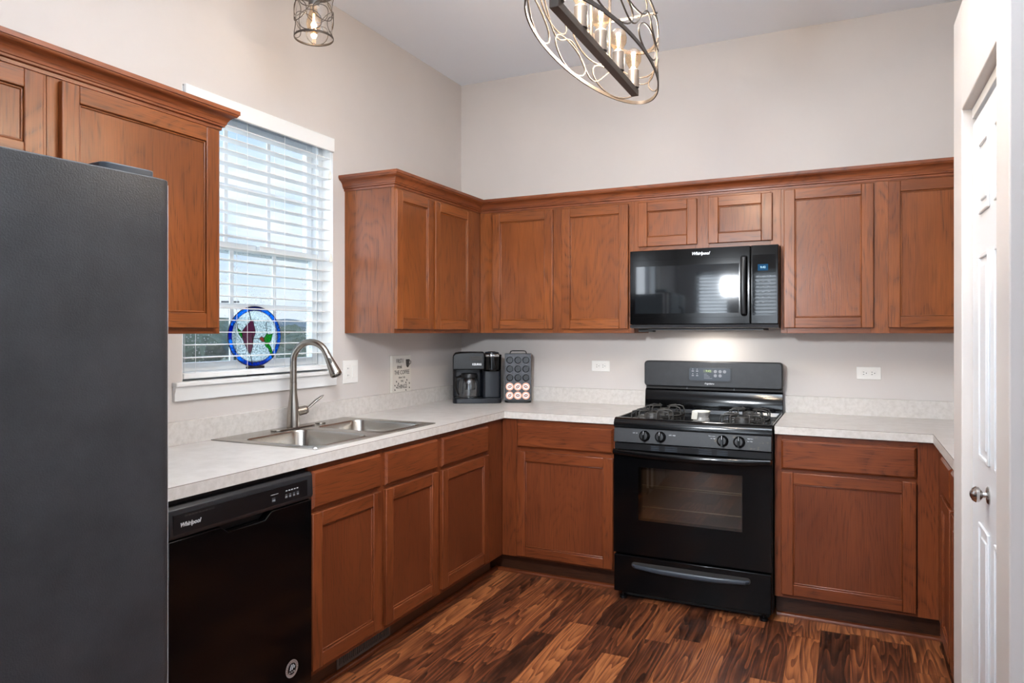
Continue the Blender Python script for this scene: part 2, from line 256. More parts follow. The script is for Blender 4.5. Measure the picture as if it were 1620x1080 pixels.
# ================================================================== mesh helpers
class MB:
    def __init__(s): s.v = []; s.f = []; s.m = []; s.mats = []
    def mi(s, m):
        m = M[m] if isinstance(m, str) else m
        if m not in s.mats: s.mats.append(m)
        return s.mats.index(m)
    def add(s, vs, fs, m):
        k = len(s.v); s.v += [tuple(v) for v in vs]; i = s.mi(m)
        for f in fs: s.f.append(tuple(k + a for a in f)); s.m.append(i)
        return s
    def box(s, x0, x1, y0, y1, z0, z1, m, mtx=None, taper=None):
        if x0 > x1: x0, x1 = x1, x0
        if y0 > y1: y0, y1 = y1, y0
        if z0 > z1: z0, z1 = z1, z0
        vs = [Vector(p) for p in ((x0, y0, z0), (x1, y0, z0), (x1, y1, z0), (x0, y1, z0), (x0, y0, z1), (x1, y0, z1), (x1, y1, z1), (x0, y1, z1))]
        if mtx is not None: vs = [mtx @ v for v in vs]
        return s.add(vs, [(0, 3, 2, 1), (4, 5, 6, 7), (0, 1, 5, 4), (1, 2, 6, 5), (2, 3, 7, 6), (3, 0, 4, 7)], m)
    def prism(s, poly, axis, a, b, m, mtx=None):
        """poly 2-D, extruded along axis from a to b; the two free axes follow in order"""
        n = len(poly); vs = []
        for h in (a, b):
            for p in poly:
                q = {'x': (h, p[0], p[1]), 'y': (p[0], h, p[1]), 'z': (p[0], p[1], h)}[axis]
                vs.append(Vector(q) if mtx is None else mtx @ Vector(q))
        fs = [tuple(range(n))[::-1], tuple(range(n, 2 * n))] + [(i, (i + 1) % n, n + (i + 1) % n, n + i) for i in range(n)]
        return s.add(vs, fs, m)
    def lathe(s, prof, m, c=(0, 0, 0), n=24, mtx=None, sx=1, sy=1, cap=True):
        vs = []; fs = []
        for r, z in prof:
            for i in range(n):
                a = 2 * PI * i / n; p = Vector((c[0] + sx * r * math.cos(a), c[1] + sy * r * math.sin(a), c[2] + z)); vs.append(p if mtx is None else mtx @ p)
        for k in range(len(prof) - 1):
            for i in range(n):
                j = (i + 1) % n; fs.append((k * n + i, k * n + j, (k + 1) * n + j, (k + 1) * n + i))
        if cap:
            fs.append(tuple(range(n))[::-1]); fs.append(tuple((len(prof) - 1) * n + i for i in range(n)))
        return s.add(vs, fs, m)
    def tube(s, pts, r, m, n=10, closed=False, mtx=None, flat=None):
        pts = [Vector(p) for p in pts]; N_ = len(pts); rs = r if isinstance(r, (list, tuple)) else [r] * N_
        vs = []; fs = []; up = None
        for i, p in enumerate(pts):
            if closed: t = pts[(i + 1) % N_] - pts[i - 1]
            else: t = pts[min(i + 1, N_ - 1)] - pts[max(i - 1, 0)]
            if t.length < 1e-9: t = Vector((0, 0, 1))
            t.normalize()
            if flat is not None:
                a = Vector(flat); a = (a - t * a.dot(t)).normalized()
            elif up is None:
                a = Vector((0, 0, 1)) if abs(t.z) < 0.9 else Vector((1, 0, 0)); a = (a - t * a.dot(t)).normalized()
            else: a = (up - t * up.dot(t)).normalized()
            up = a; b = t.cross(a)
            for k in range(n):
                w = 2 * PI * k / n; ra, rb = rs[i] if isinstance(rs[i], (list, tuple)) else (rs[i], rs[i])
                q = p + a * ra * math.cos(w) + b * rb * math.sin(w); vs.append(q if mtx is None else mtx @ q)
        for i in range(N_ if closed else N_ - 1):
            j = (i + 1) % N_
            for k in range(n):
                l = (k + 1) % n; fs.append((i * n + k, i * n + l, j * n + l, j * n + k))
        if not closed: fs.append(tuple(range(n))[::-1]); fs.append(tuple((N_ - 1) * n + k for k in range(n)))
        return s.add(vs, fs, m)
    def sweep(s, path, prof, m, closed=False, z=0.0, mats=None):
        """profile (offset to the right of the path, height) along a plan path with mitred corners"""
        P = [Vector(p) for p in path]; n = len(P); k = len(prof); vs = []; fs = []
        for i, p in enumerate(P):
            d1 = (P[i] - P[i - 1]) if (i > 0 or closed) else None; d2 = (P[(i + 1) % n] - P[i]) if (i < n - 1 or closed) else None
            if d1 is None: d1 = d2
            if d2 is None: d2 = d1
            n1 = Vector((d1.y, -d1.x)).normalized(); n2 = Vector((d2.y, -d2.x)).normalized(); mt = (n1 + n2) / (1 + n1.dot(n2))
            for o, h in prof: vs.append((p.x + mt.x * o, p.y + mt.y * o, z + h))
        base = len(s.v); s.v += vs
        for i in range(n if closed else n - 1):
            j = (i + 1) % n; mm = s.mi(mats[i] if mats else m)
            for a in range(k):
                b = (a + 1) % k; s.f.append((base + i * k + a, base + j * k + a, base + j * k + b, base + i * k + b)); s.m.append(mm)
        if not closed:
            s.f.append(tuple(base + a for a in range(k))); s.m.append(s.mi(mats[0] if mats else m))
            s.f.append(tuple(base + (n - 1) * k + a for a in range(k))[::-1]); s.m.append(s.mi(mats[-1] if mats else m))
        return s
    def obj(s, name, parent=None, bevel=0.0, seg=2, smooth=True, loc=None, rot=None, recalc=True):
        me = bpy.data.meshes.new(name); me.from_pydata(s.v, [], s.f)
        for m in s.mats: me.materials.append(m)
        for p, i in zip(me.polygons, s.m): p.material_index = i
        if recalc:
            bm = bmesh.new(); bm.from_mesh(me); bmesh.ops.recalc_face_normals(bm, faces=bm.faces); bm.to_mesh(me); bm.free()
        if smooth:
            for p in me.polygons: p.use_smooth = True
            me.set_sharp_from_angle(angle=math.radians(35))
        o = bpy.data.objects.new(name, me); COL.objects.link(o)
        if parent is not None: o.parent = parent
        if loc: o.location = loc
        if rot: o.rotation_euler = rot
        if bevel > 0:
            b = o.modifiers.new('bevel', 'BEVEL'); b.width = bevel; b.segments = seg; b.limit_method = 'ANGLE'; b.angle_limit = math.radians(40); b.harden_normals = False
        return o
def thing(name, label, cat, loc=(0, 0, 0), rz=0.0, group=None):
    o = bpy.data.objects.new(name, None); COL.objects.link(o); o.location = loc; o.rotation_euler = (0, 0, rz); o.empty_display_size = 0.05
    return tag(o, label, cat, group)
def tag(o, label, cat, group=None):
    o['label'] = label; o['category'] = cat
    if group: o['group'] = group
    return o
def struct(o): o['kind'] = 'structure'; return o
def text(body, name, size, m, parent, loc, rot, depth=0.0006, align='CENTER', shear=0.0, sx=1.0, bold=0.0):
    c = bpy.data.curves.new('lettering', 'FONT'); c.body = body; c.size = size; c.extrude = depth; c.align_x = align; c.align_y = 'CENTER'; c.shear = shear; c.offset = bold; c.resolution_u = 3
    t = bpy.data.objects.new('tmp', c); COL.objects.link(t)
    dg = bpy.context.evaluated_depsgraph_get(); me = bpy.data.meshes.new_from_object(t.evaluated_get(dg)); bpy.data.objects.remove(t)
    me.materials.clear(); me.materials.append(M[m])
    for v in me.vertices: v.co.x *= sx
    o = bpy.data.objects.new(name, me); COL.objects.link(o); o.parent = parent; o.location = loc; o.rotation_euler = rot
    return o
def rrect(x0, x1, y0, y1, r, n=5):
    pts = []
    for cx, cy, a0 in ((x1 - r, y1 - r, 0), (x0 + r, y1 - r, PI / 2), (x0 + r, y0 + r, PI), (x1 - r, y0 + r, 1.5 * PI)):
        for i in range(n + 1):
            a = a0 + PI / 2 * i / n; pts.append((cx + r * math.cos(a), cy + r * math.sin(a)))
    return pts
def copy_tree(o, parent=None):
    c = o.copy(); COL.objects.link(c)
    if parent is not None: c.parent = parent
    for ch in list(o.children): copy_tree(ch, c)
    return c
LR = PI / 2     # things against the left wall, front towards +x
RR = -PI / 2    # things against the right wall, front towards -x

# ================================================================== the room
CZ = 3.007; XR = 3.316; XF = 5.7; YR = -7.4; PX = 2.68; PY0 = -1.32; PY1 = -2.25; PT = 2.40
f = MB(); f.box(-0.15, XF + 0.15, YR - 0.15, 0.15, -0.12, 0, 'floor'); struct(f.obj('floor', smooth=False))
c = MB(); c.box(-0.15, XF + 0.15, YR - 0.15, 0.15, CZ, CZ + 0.12, 'ceil'); struct(c.obj('ceiling', smooth=False))
w = MB(); w.box(-0.15, XR + 0.15, 0, 0.15, 0, CZ, 'wall'); struct(w.obj('wall_back', smooth=False))
WY0, WY1, WZ0, WZ1 = -2.204, -1.307, 1.139, 2.325
DY0, DY1, DZ0, DZ1 = -6.35, -5.15, 1.0, 2.35
w = MB()
w.box(-0.15, 0, WY1, 0, 0, CZ, 'wall'); w.box(-0.15, 0, WY0, WY1, 0, WZ0, 'wall'); w.box(-0.15, 0, WY0, WY1, WZ1, CZ, 'wall')
w.box(-0.15, 0, DY1, WY0, 0, CZ, 'wall'); w.box(-0.15, 0, DY0, DY1, 0, DZ0, 'wall'); w.box(-0.15, 0, DY0, DY1, DZ1, CZ, 'wall'); w.box(-0.15, 0, YR - 0.15, DY0, 0, CZ, 'wall')
struct(w.obj('wall_left', smooth=False))
w = MB(); w.box(XR, XR + 0.12, PY1, 0, 0, CZ, 'wall'); struct(w.obj('wall_right', smooth=False))
# pantry closet: lower than the ceiling, doorway in its left face
OY0, OY1, OZ = -2.095, -1.505, 2.055
w = MB()
w.box(PX, PX + 0.11, OY1, PY0, 0, PT, 'wall'); w.box(PX, PX + 0.11, PY1, OY0, 0, PT, 'wall'); w.box(PX, PX + 0.11, OY0, OY1, OZ, PT, 'wall')
w.box(PX + 0.11, XR, PY0 - 0.09, PY0, 0, PT, 'wall'); w.box(PX + 0.11, XR + 0.12, PY1, PY1 + 0.09, 0, PT, 'wall')
w.box(PX + 0.11, XR, PY1 + 0.09, PY0 - 0.09, PT - 0.08, PT, 'wall')
struct(w.obj('wall_pantry', bevel=0.004, smooth=False))
# room beyond the camera
w = MB(); w.box(XR + 0.12, XF + 0.15, PY1, PY1 + 0.12, 0, CZ, 'wall'); struct(w.obj('wall_living', smooth=False))
w = MB()
w.box(XF, XF + 0.15, PY1, -3.25, 0, CZ, 'wall'); w.box(XF, XF + 0.15, -5.95, -3.25, 0, 0.45, 'wall'); w.box(XF, XF + 0.15, -5.95, -3.25, 2.55, CZ, 'wall'); w.box(XF, XF + 0.15, YR - 0.15, -5.95, 0, CZ, 'wall')
struct(w.obj('wall_far_right', smooth=False))
w = MB()
x_ = 0.0
for (xa, xb, za, zb) in ((0.27, 0.77, 0.85, 2.25), (1.07, 2.03, 0.85, 2.25), (2.9, 4.9, 0.0, 2.2)):
    w.box(x_, xa, YR - 0.15, YR, 0, CZ, 'wall'); w.box(xa, xb, YR - 0.15, YR, zb, CZ, 'wall')
    if za > 0: w.box(xa, xb, YR - 0.15, YR, 0, za, 'wall')
    x_ = xb
w.box(x_, XF, YR - 0.15, YR, 0, CZ, 'wall')
struct(w.obj('wall_rear', smooth=False))

# pantry door: six-panel slab set back in the opening
dx = PX + 0.030
dm = MB(); dm.box(dx, dx + 0.035, OY0 + 0.004, OY1 - 0.004, 0.012, OZ - 0.050, 'door')
door = struct(dm.obj('door_1', bevel=0.002))
ymid = (OY0 + OY1) / 2
for (a, b) in ((0.20, 0.79), (0.98, 1.58), (1.70, 1.91)):
    for (y0, y1) in ((OY0 + 0.075, -1.905), (-1.815, -1.655)):
        pm = MB(); fr = 0.018
        pm.prism([(y0, a), (y1, a), (y1, b), (y0, b)], 'x', dx - 0.001, dx + 0.004, 'door')
        pm.box(dx - 0.007, dx, y0, y0 + 0.012, a, b, 'door'); pm.box(dx - 0.007, dx, y1 - 0.012, y1, a, b, 'door')
        pm.box(dx - 0.007, dx, y0 + 0.012, y1 - 0.012, a, a + 0.012, 'door'); pm.box(dx - 0.007, dx, y0 + 0.012, y1 - 0.012, b - 0.012, b, 'door')
        pm.box(dx - 0.006, dx + 0.002, y0 + 0.035, y1 - 0.035, a + 0.035, b - 0.035, 'door')
        pm.obj('door_panel', door, bevel=0.004)
kb = MB(); ry = Matrix.Translation((dx, -1.795, 0.897)) @ Matrix.Rotation(-PI / 2, 4, 'Y') @ Matrix.Diagonal((0.86, 0.86, 0.60, 1))
kb.lathe([(0.0, 0), (0.028, 0.0), (0.029, 0.004), (0.024, 0.009), (0.010, 0.012), (0.009, 0.024), (0.016, 0.030), (0.024, 0.040), (0.026, 0.052), (0.020, 0.066), (0.008, 0.075), (0.0, 0.077)], 'knob', n=28, mtx=ry, cap=False)
kb.obj('door_knob', door)
t = MB(); t.box(dx - 0.002, dx + 0.03, OY0 + 0.002, OY1 - 0.002, OZ - 0.032, OZ, 'white'); struct(t.obj('trim_1', bevel=0.002))

# ---- kitchen window
win = MB()
gx = -0.115
def frame_rect(mb, x0, x1, y0, y1, z0, z1, t, m):
    mb.box(x0, x1, y0, y0 + t, z0, z1, m); mb.box(x0, x1, y1 - t, y1, z0, z1, m); mb.box(x0, x1, y0 + t, y1 - t, z0, z0 + t, m); mb.box(x0, x1, y0 + t, y1 - t, z1 - t, z1, m)
frame_rect(win, -0.148, -0.070, WY0, WY1, WZ0 + 0.02, WZ1, 0.030, 'vinyl')
# painted white returns of the opening
win.box(-0.070, -0.0, WY1 - 0.003, WY1 - 0.0002, WZ0 + 0.02, WZ1, 'white'); win.box(-0.070, -0.0, WY0 + 0.0002, WY0 + 0.003, WZ0 + 0.02, WZ1, 'white')
window = struct(win.obj('window_1', bevel=0.002))
MR = 1.722
ls = MB(); y0, y1 = WY0 + 0.032, WY1 - 0.032
frame_rect(ls, -0.105, -0.075, y0, y1, WZ0 + 0.052, MR + 0.022, 0.036, 'vinyl'); lo = ls.obj('lower_sash', window, bevel=0.002)
us = MB(); frame_rect(us, -0.140, -0.110, y0, y1, MR - 0.022, WZ1 - 0.032, 0.036, 'vinyl'); uo = us.obj('upper_sash', window, bevel=0.002)
for (nm, par, x, z0, z1, pm) in (('lower_pane', lo, -0.090, WZ0 + 0.088, MR - 0.014, 'panel'), ('upper_pane', uo, -0.125, MR + 0.014, WZ1 - 0.068, 'paneu')):
    g = MB(); g.box(x - 0.002, x + 0.002, y0 + 0.036, y1 - 0.036, z0, z1, pm); g.obj(nm, par, smooth=False)
    g = MB(); wdt = (y1 - y0 - 0.072)
    for k in (1, 2):
        yy = y0 + 0.036 + wdt * k / 3; g.box(x + 0.003, x + 0.010, yy - 0.010, yy + 0.010, z0, z1, 'vinyl')
    zz = (z0 + z1) / 2
    for k in range(3):
        ya = y0 + 0.036 + wdt * k / 3 + (0.010 if k else 0); yb = y0 + 0.036 + wdt * (k + 1) / 3 - (0.010 if k < 2 else 0)
        g.box(x + 0.003, x + 0.010, ya, yb, zz - 0.010, zz + 0.010, 'vinyl')
    g.obj('muntins', par, smooth=False)
k = MB(); k.box(-0.072, -0.05, -1.75, -1.66, MR - 0.006, MR + 0.02, 'vinyl'); k.obj('sash_lock', lo, bevel=0.003)
sl = MB(); sl.box(-0.15, 0.0, WY0, WY1, WZ0, WZ0 + 0.018, 'white'); sl.box(0.0, 0.030, -2.252, -1.268, WZ0, WZ0 + 0.018, 'white')
sl.obj('window_sill', window, bevel=0.004)
ap = MB()
ap.prism([(0.0005, 1.0835), (0.014, 1.0835), (0.014, 1.112), (0.018, 1.122), (0.018, 1.1385), (0.0005, 1.1385)], 'y', -2.249, -1.296, 'white'); ap.obj('window_apron', window, bevel=0.0015)

# ---- rear openings
def glazed(name, x0, x1, z0, z1, blind, bars=1):
    m_ = MB(); yy = YR - 0.12
    m_.box(x0, x0 + 0.05, yy, yy + 0.06, z0, z1, 'vinyl'); m_.box(x1 - 0.05, x1, yy, yy + 0.06, z0, z1, 'vinyl'); m_.box(x0, x1, yy, yy + 0.06, z0, z0 + 0.05, 'vinyl'); m_.box(x0, x1, yy, yy + 0.06, z1 - 0.05, z1, 'vinyl')
    for k in range(1, bars + 1):
        xx = x0 + (x1 - x0) * k / (bars + 1); m_.box(xx - 0.035, xx + 0.035, yy, yy + 0.06, z0, z1, 'vinyl')
    o = struct(m_.obj(name, smooth=False))
    g = MB(); g.box(x0 + 0.05, x1 - 0.05, yy + 0.02, yy + 0.026, z0 + 0.05, z1 - 0.05, 'paneu'); g.obj('pane', o, smooth=False)
    return o
glazed('door_2', 2.9, 4.9, 0, 2.2, False, 1)
for nm_, xa, xb in (('window_2', 0.27, 0.77), ('window_5', 1.07, 2.03)):
    o_ = glazed(nm_, xa, xb, 0.85, 2.25, True, 0); m_ = MB()
    for k in range(26): m_.box(xa + 0.01, xb - 0.01, YR - 0.055, YR - 0.005, 0.9 + 0.051 * k, 0.903 + 0.051 * k, 'blind', mtx=Matrix.Translation((0, YR - 0.03, 0.9 + 0.051 * k)) @ Matrix.Rotation(0.5, 4, 'X') @ Matrix.Translation((0, -YR + 0.03, -0.9 - 0.051 * k)))
    m_.obj('blind_slats', o_, smooth=False)
m_ = MB(); m_.box(XF + 0.05, XF + 0.1, -5.95, -3.25, 0.45, 0.5, 'vinyl'); m_.box(XF + 0.05, XF + 0.1, -5.95, -3.25, 2.5, 2.55, 'vinyl')
for yy in (-5.95, -5.08, -4.18, -3.3): m_.box(XF + 0.05, XF + 0.1, yy, yy + 0.06, 0.45, 2.55, 'vinyl')
struct(m_.obj('window_3', smooth=False))
m_ = MB(); frame_rect(m_, -0.12, -0.06, DY0, DY1, DZ0, DZ1, 0.05, 'vinyl'); m_.box(-0.11, -0.07, DY0, DY1, 1.66, 1.71, 'vinyl'); struct(m_.obj('window_4', smooth=False))

# ================================================================== cabinets
def shaker(parent, name, x0, x1, z0, z1, yf, v, h, p, rail=0.052):
    """frame-and-panel door in front of plane y = yf (front faces -y)"""
    t = 0.019; d = MB(); ya, yb = yf - t, yf
    e = 0.004
    def piece(a, b, c_, d_, m):
        d.box(a, b, ya, yb, c_, d_, m)
    piece(x0, x0 + rail, z0, z1, v); piece(x1 - rail, x1, z0, z1, v)
    piece(x0 + rail, x1 - rail, z0, z0 + rail, h); piece(x0 + rail, x1 - rail, z1 - rail, z1, h)
    # sticking bead around the panel
    i0, i1, j0, j1 = x0 + rail, x1 - rail, z0 + rail, z1 - rail
    for (a, b, c_, d_, m, pf) in ((i0, i0 + 0.007, j0, j1, v, 0), (i1 - 0.007, i1, j0, j1, v, 0), (i0, i1, j0, j0 + 0.007, h, 0), (i0, i1, j1 - 0.007, j1, h, 0)):
        d.box(a, b, ya + 0.0055, yb, c_, d_, m)
    o = d.obj(name, parent, bevel=0.0028, seg=2)
    q = MB(); q.box(i0 + 0.007, i1 - 0.007, ya + 0.0095, yb, j0 + 0.007, j1 - 0.007, p); q.obj('door_panel', o, smooth=False)
    return o
def slab(parent, name, x0, x1, z0, z1, yf, m):
    d = MB(); e = 0.009
    d.box(x0, x1, yf - 0.011, yf, z0, z1, m)
    k = len(d.v)
    vs = [(x0, yf - 0.011, z0), (x1, yf - 0.011, z0), (x1, yf - 0.011, z1), (x0, yf - 0.011, z1), (x0 + e, yf - 0.019, z0 + e), (x1 - e, yf - 0.019, z0 + e), (x1 - e, yf - 0.019, z1 - e), (x0 + e, yf - 0.019, z1 - e)]
    d.add(vs, [(4, 5, 6, 7), (0, 1, 5, 4), (1, 2, 6, 5), (2, 3, 7, 6), (3, 0, 4, 7)], m)
    return d.obj(name, parent, recalc=False, bevel=0.0)
def cabinet(label, w, depth, z0, z1, loc, rz, stiles, rails, doors=(), drawers=(), lower=False, carcass_top=None, end_left=False, end_right=False, group=None, name='wall_cabinet', toe=False, backgap=0.001):
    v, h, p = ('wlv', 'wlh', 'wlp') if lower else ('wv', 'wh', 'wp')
    t = thing(name, label, 'cabinet', loc, rz, group)
    b = MB(); ct = carcass_top or z1
    b.box(0.0008, w - 0.0008, -depth + 0.0195, -backgap, z0 + (0.0 if not toe else 0.0), ct, v); b.obj('cabinet_box', t, smooth=False)
    fr = MB()
    for (a, c_) in stiles: fr.box(a, c_, -depth, -depth + 0.019, z0, z1, v)
    for (a, c_, r0, r1) in rails: fr.box(a, c_, -depth, -depth + 0.019, r0, r1, h)
    fr.obj('face_frame', t, bevel=0.0008, seg=1)
    for d in doors: shaker(t, 'door', *d, -depth, v, h, p)
    for d in drawers: slab(t, 'drawer_front', *d, -depth, h)
    if toe:
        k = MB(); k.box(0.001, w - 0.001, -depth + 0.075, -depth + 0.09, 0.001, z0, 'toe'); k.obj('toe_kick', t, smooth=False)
    return t
ZB, ZT = 1.346, 2.112; DB, DT = 1.370, 2.064; U = 0.31
def simple_frame(w, z0, z1, sw, mids=(), low=0.04, top=0.06):
    st = [(0, sw[0])] + list(mids) + [(w - sw[1], w)]; rl = []
    for (a, b) in zip(st[:-1], st[1:]): rl += [(a[1], b[0], z0, z0 + low), (a[1], b[0], z1 - top, z1)]
    return st, rl
# above-window-left big cabinet
w_ = 0.608; st, rl = simple_frame(w_, ZB, ZT, (0.04, 0.03))
cabinet('oak wall cabinet with one wide door, between the refrigerator top and the window', w_, U, ZB, ZT, (0, -2.909, 0), LR, st, rl, doors=[(0.032, 0.588, DB - 0.004, DT + 0.008)])
w_ = 0.91; z0_ = 1.80; st, rl = simple_frame(w_, z0_, ZT, (0.04, 0.03), [(0.43, 0.48)])
cabinet('short oak wall cabinet above the black refrigerator', w_, U, z0_, ZT, (0, -3.820, 0), LR, st, rl, doors=[(0.02, 0.44, z0_ + 0.02, DT + 0.008), (0.47, 0.893, z0_ + 0.02, DT + 0.008)])
# left corner upper
YU = -1.2172
w_ = -U - YU; st, rl = simple_frame(w_, ZB, ZT, (0.02, 0.13), [(0.335, 0.375)])
cabinet('oak wall cabinet with two narrow doors between the window and the room corner', w_, U, ZB, ZT, (0, YU, 0), LR, st, rl, doors=[(0.0, 0.340, DB - 0.004, DT), (0.363, 0.772, DB - 0.004, DT)])
# back left upper (fills the corner)
w_ = 1.281; st, rl = simple_frame(w_, ZB, ZT, (0.40, 0.03), [(0.79, 0.86)])
st[0] = (U + 0.001, 0.405)
cb = cabinet('oak wall cabinet with two tall doors left of the microwave', w_, U, ZB, ZT, (0.0, 0, 0), 0, st, rl, doors=[(0.402, 0.798, DB, DT), (0.853, 1.249, DB, DT)])
# over microwave
w_ = 0.762; z0_ = 1.790; st, rl = simple_frame(w_, z0_, ZT, (0.03, 0.05), [(0.335, 0.405)], low=0.03)
cabinet('short oak wall cabinet with two small doors directly over the microwave', w_, U, z0_, ZT, (1.281, 0, 0), 0, st, rl, doors=[(0.024, 0.344, 1.820, DT), (0.403, 0.722, 1.820, DT)])
# right upper
w_ = XR - 2.043; st, rl = simple_frame(w_, ZB, ZT, (0.03, 0.36), [(0.41, 0.49)])
cabinet('oak wall cabinet with wide doors right of the microwave', w_, U, ZB, ZT, (2.043, 0, 0), 0, st, rl, doors=[(0.016, 0.420, DB + 0.003, DT + 0.006), (0.482, 0.90, DB + 0.003, DT + 0.006)])

CROWN = [(0.0, 0.0), (0.005, 0.0), (0.006, 0.010), (0.013, 0.013), (0.014, 0.019), (0.017, 0.021), (0.019, 0.030), (0.025, 0.040), (0.033, 0.047), (0.042, 0.051), (0.046, 0.056), (0.0465, 0.059), (0.050, 0.060), (0.050, 0.074), (0.0, 0.074)]
cr = MB(); cr.sweep([(U, -3.82), (U, -2.301), (0.001, -2.301)], CROWN, None, z=2.078, mats=['wy', 'wx'])
tag(cr.obj('crown_molding'), 'oak crown molding along the cabinets over the refrigerator, ending at the window', 'molding')
cr = MB(); cr.sweep([(0.001, YU), (U, YU), (U, -U), (XR - 0.001, -U)], [(o + 0.0004, h) for o, h in CROWN], None, z=2.078, mats=['wx', 'wy', 'wx'])
tag(cr.obj('crown_molding'), 'L-shaped oak crown molding wrapping the corner cabinets and running above the microwave', 'molding')

# ---- base cabinets
BZ0, BZ1 = 0.112, 0.8755; B = 0.61
def base_frame(w, sw, mids=()):
    st = [(0, sw[0])] + list(mids) + [(w - sw[1], w)]; rl = []
    for (a, b) in zip(st[:-1], st[1:]): rl += [(a[1], b[0], BZ0, BZ0 + 0.035), (a[1], b[0], 0.685, 0.735), (a[1], b[0], 0.842, BZ1)]
    return st, rl
ZD = (0.136, 0.700); ZR = (0.716, 0.853)
w_ = 0.875; y0_ = -2.178; st, rl = base_frame(w_, (0.04, 0.03), [(0.405, 0.46)])
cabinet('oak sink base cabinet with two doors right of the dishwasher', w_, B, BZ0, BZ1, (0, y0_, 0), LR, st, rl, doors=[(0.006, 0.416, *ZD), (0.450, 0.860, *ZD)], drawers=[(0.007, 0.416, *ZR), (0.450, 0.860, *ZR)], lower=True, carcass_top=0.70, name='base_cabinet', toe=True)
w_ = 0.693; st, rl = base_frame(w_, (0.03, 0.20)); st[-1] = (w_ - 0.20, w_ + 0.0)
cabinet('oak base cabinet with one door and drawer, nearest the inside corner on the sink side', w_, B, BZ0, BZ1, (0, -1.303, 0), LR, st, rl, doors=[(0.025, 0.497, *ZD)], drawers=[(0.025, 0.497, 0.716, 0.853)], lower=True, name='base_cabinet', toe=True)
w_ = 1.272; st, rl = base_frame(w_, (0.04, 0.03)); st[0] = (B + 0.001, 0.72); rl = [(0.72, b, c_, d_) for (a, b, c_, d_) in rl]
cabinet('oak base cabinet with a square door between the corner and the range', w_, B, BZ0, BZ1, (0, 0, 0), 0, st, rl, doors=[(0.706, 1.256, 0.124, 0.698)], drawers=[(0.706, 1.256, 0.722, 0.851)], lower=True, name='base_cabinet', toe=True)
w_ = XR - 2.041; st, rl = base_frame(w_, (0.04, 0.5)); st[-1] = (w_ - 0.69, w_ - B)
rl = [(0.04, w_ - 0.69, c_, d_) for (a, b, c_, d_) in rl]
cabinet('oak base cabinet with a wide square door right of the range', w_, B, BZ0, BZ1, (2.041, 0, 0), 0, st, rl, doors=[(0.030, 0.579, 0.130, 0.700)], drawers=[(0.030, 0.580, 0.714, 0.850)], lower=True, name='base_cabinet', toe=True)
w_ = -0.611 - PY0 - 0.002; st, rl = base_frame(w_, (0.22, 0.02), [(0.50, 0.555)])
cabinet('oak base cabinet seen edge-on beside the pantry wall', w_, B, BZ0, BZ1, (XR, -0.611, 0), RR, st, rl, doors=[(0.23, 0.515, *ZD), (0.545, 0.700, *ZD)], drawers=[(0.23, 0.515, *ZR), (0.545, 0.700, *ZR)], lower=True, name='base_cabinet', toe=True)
# quarter round along the toe kicks
QR = [(0.0, 0.0005), (0.018, 0.0005), (0.0175, 0.007), (0.014, 0.013), (0.008, 0.0175), (0.0, 0.018)]
for i, path in enumerate(([(0.5355, -2.175), (0.5355, -0.5355), (1.268, -0.5355)], [(2.045, -0.5355), (2.7805, -0.5355), (2.7805, -1.318)])):
    q = MB(); q.sweep(path, QR, 'wlh'); struct(q.obj('trim_%d' % (i + 2)))
rg = thing('floor_register', 'brown slotted metal air register set in the toe kick under the sink base cabinet', 'vent', (0.5365, -1.757, 0.0), LR)
q = MB(); L_ = 0.165; q.box(-L_ - 0.012, -L_, -0.006, -0.0005, 0.024, 0.098, 'vent'); q.box(L_, L_ + 0.012, -0.006, -0.0005, 0.024, 0.098, 'vent'); q.box(-L_, L_, -0.006, -0.0005, 0.024, 0.034, 'vent'); q.box(-L_, L_, -0.006, -0.0005, 0.088, 0.098, 'vent')
q.obj('frame', rg, bevel=0.001)
q = MB(); q.box(-L_, L_, -0.0015, -0.0005, 0.034, 0.088, 'slot')
for k in range(26): x = -L_ + 0.0125 * k + 0.006; q.box(x, x + 0.005, -0.0055, -0.0015, 0.034, 0.088, 'vent')
q.obj('louvers', rg, smooth=False)
q = MB(); q.box(0.1, 0.106, -0.014, -0.006, 0.058, 0.064, 'chrome'); q.obj('damper_lever', rg)

# ---- countertops
C = 0.635; CT0, CT1 = 0.8765, 0.914
SX0, SX1, SY0, SY1 = 0.055, 0.548, -2.068, -1.282
YE = -2.80
def counter_edge(mb, path):
    mb.sweep(path, [(0.0, CT0), (0.0018, CT0), (0.0018, CT1 - 0.0022), (0.0, CT1 - 0.0022)], 'lame'); mb.sweep(path, [(0.0, CT1 - 0.0022), (0.0014, CT1 - 0.0022), (0.0014, CT1 - 0.0004), (0.0, CT1 - 0.0004)], 'seam')
ct = MB()
for r in ((0.0015, SX0, YE, -0.0015), (SX1, C - 0.0018, YE, -0.0015), (SX0, SX1, YE, SY0), (SX0, SX1, SY1, -0.0015), (C - 0.0018, 1.2715, -C + 0.0018, -0.0015)):
    ct.box(r[0], r[1], r[2], r[3], CT0, CT1, 'lam')
counter_edge(ct, [(C - 0.0018, YE), (C - 0.0018, -C + 0.0018), (1.2715, -C + 0.0018)])
top = tag(ct.obj('countertop', smooth=False), 'long L-shaped grey-beige laminate countertop holding the sink and coffee maker', 'countertop')
bs = MB(); bs.sweep([(0.0215, YE), (0.0215, -0.0215), (1.2715, -0.0215)], [(-0.02, CT1 + 0.0004), (0, CT1 + 0.0004), (0, 1.004), (-0.001, 1.005), (-0.02, 1.005)], 'lame'); bs.obj('backsplash', top)
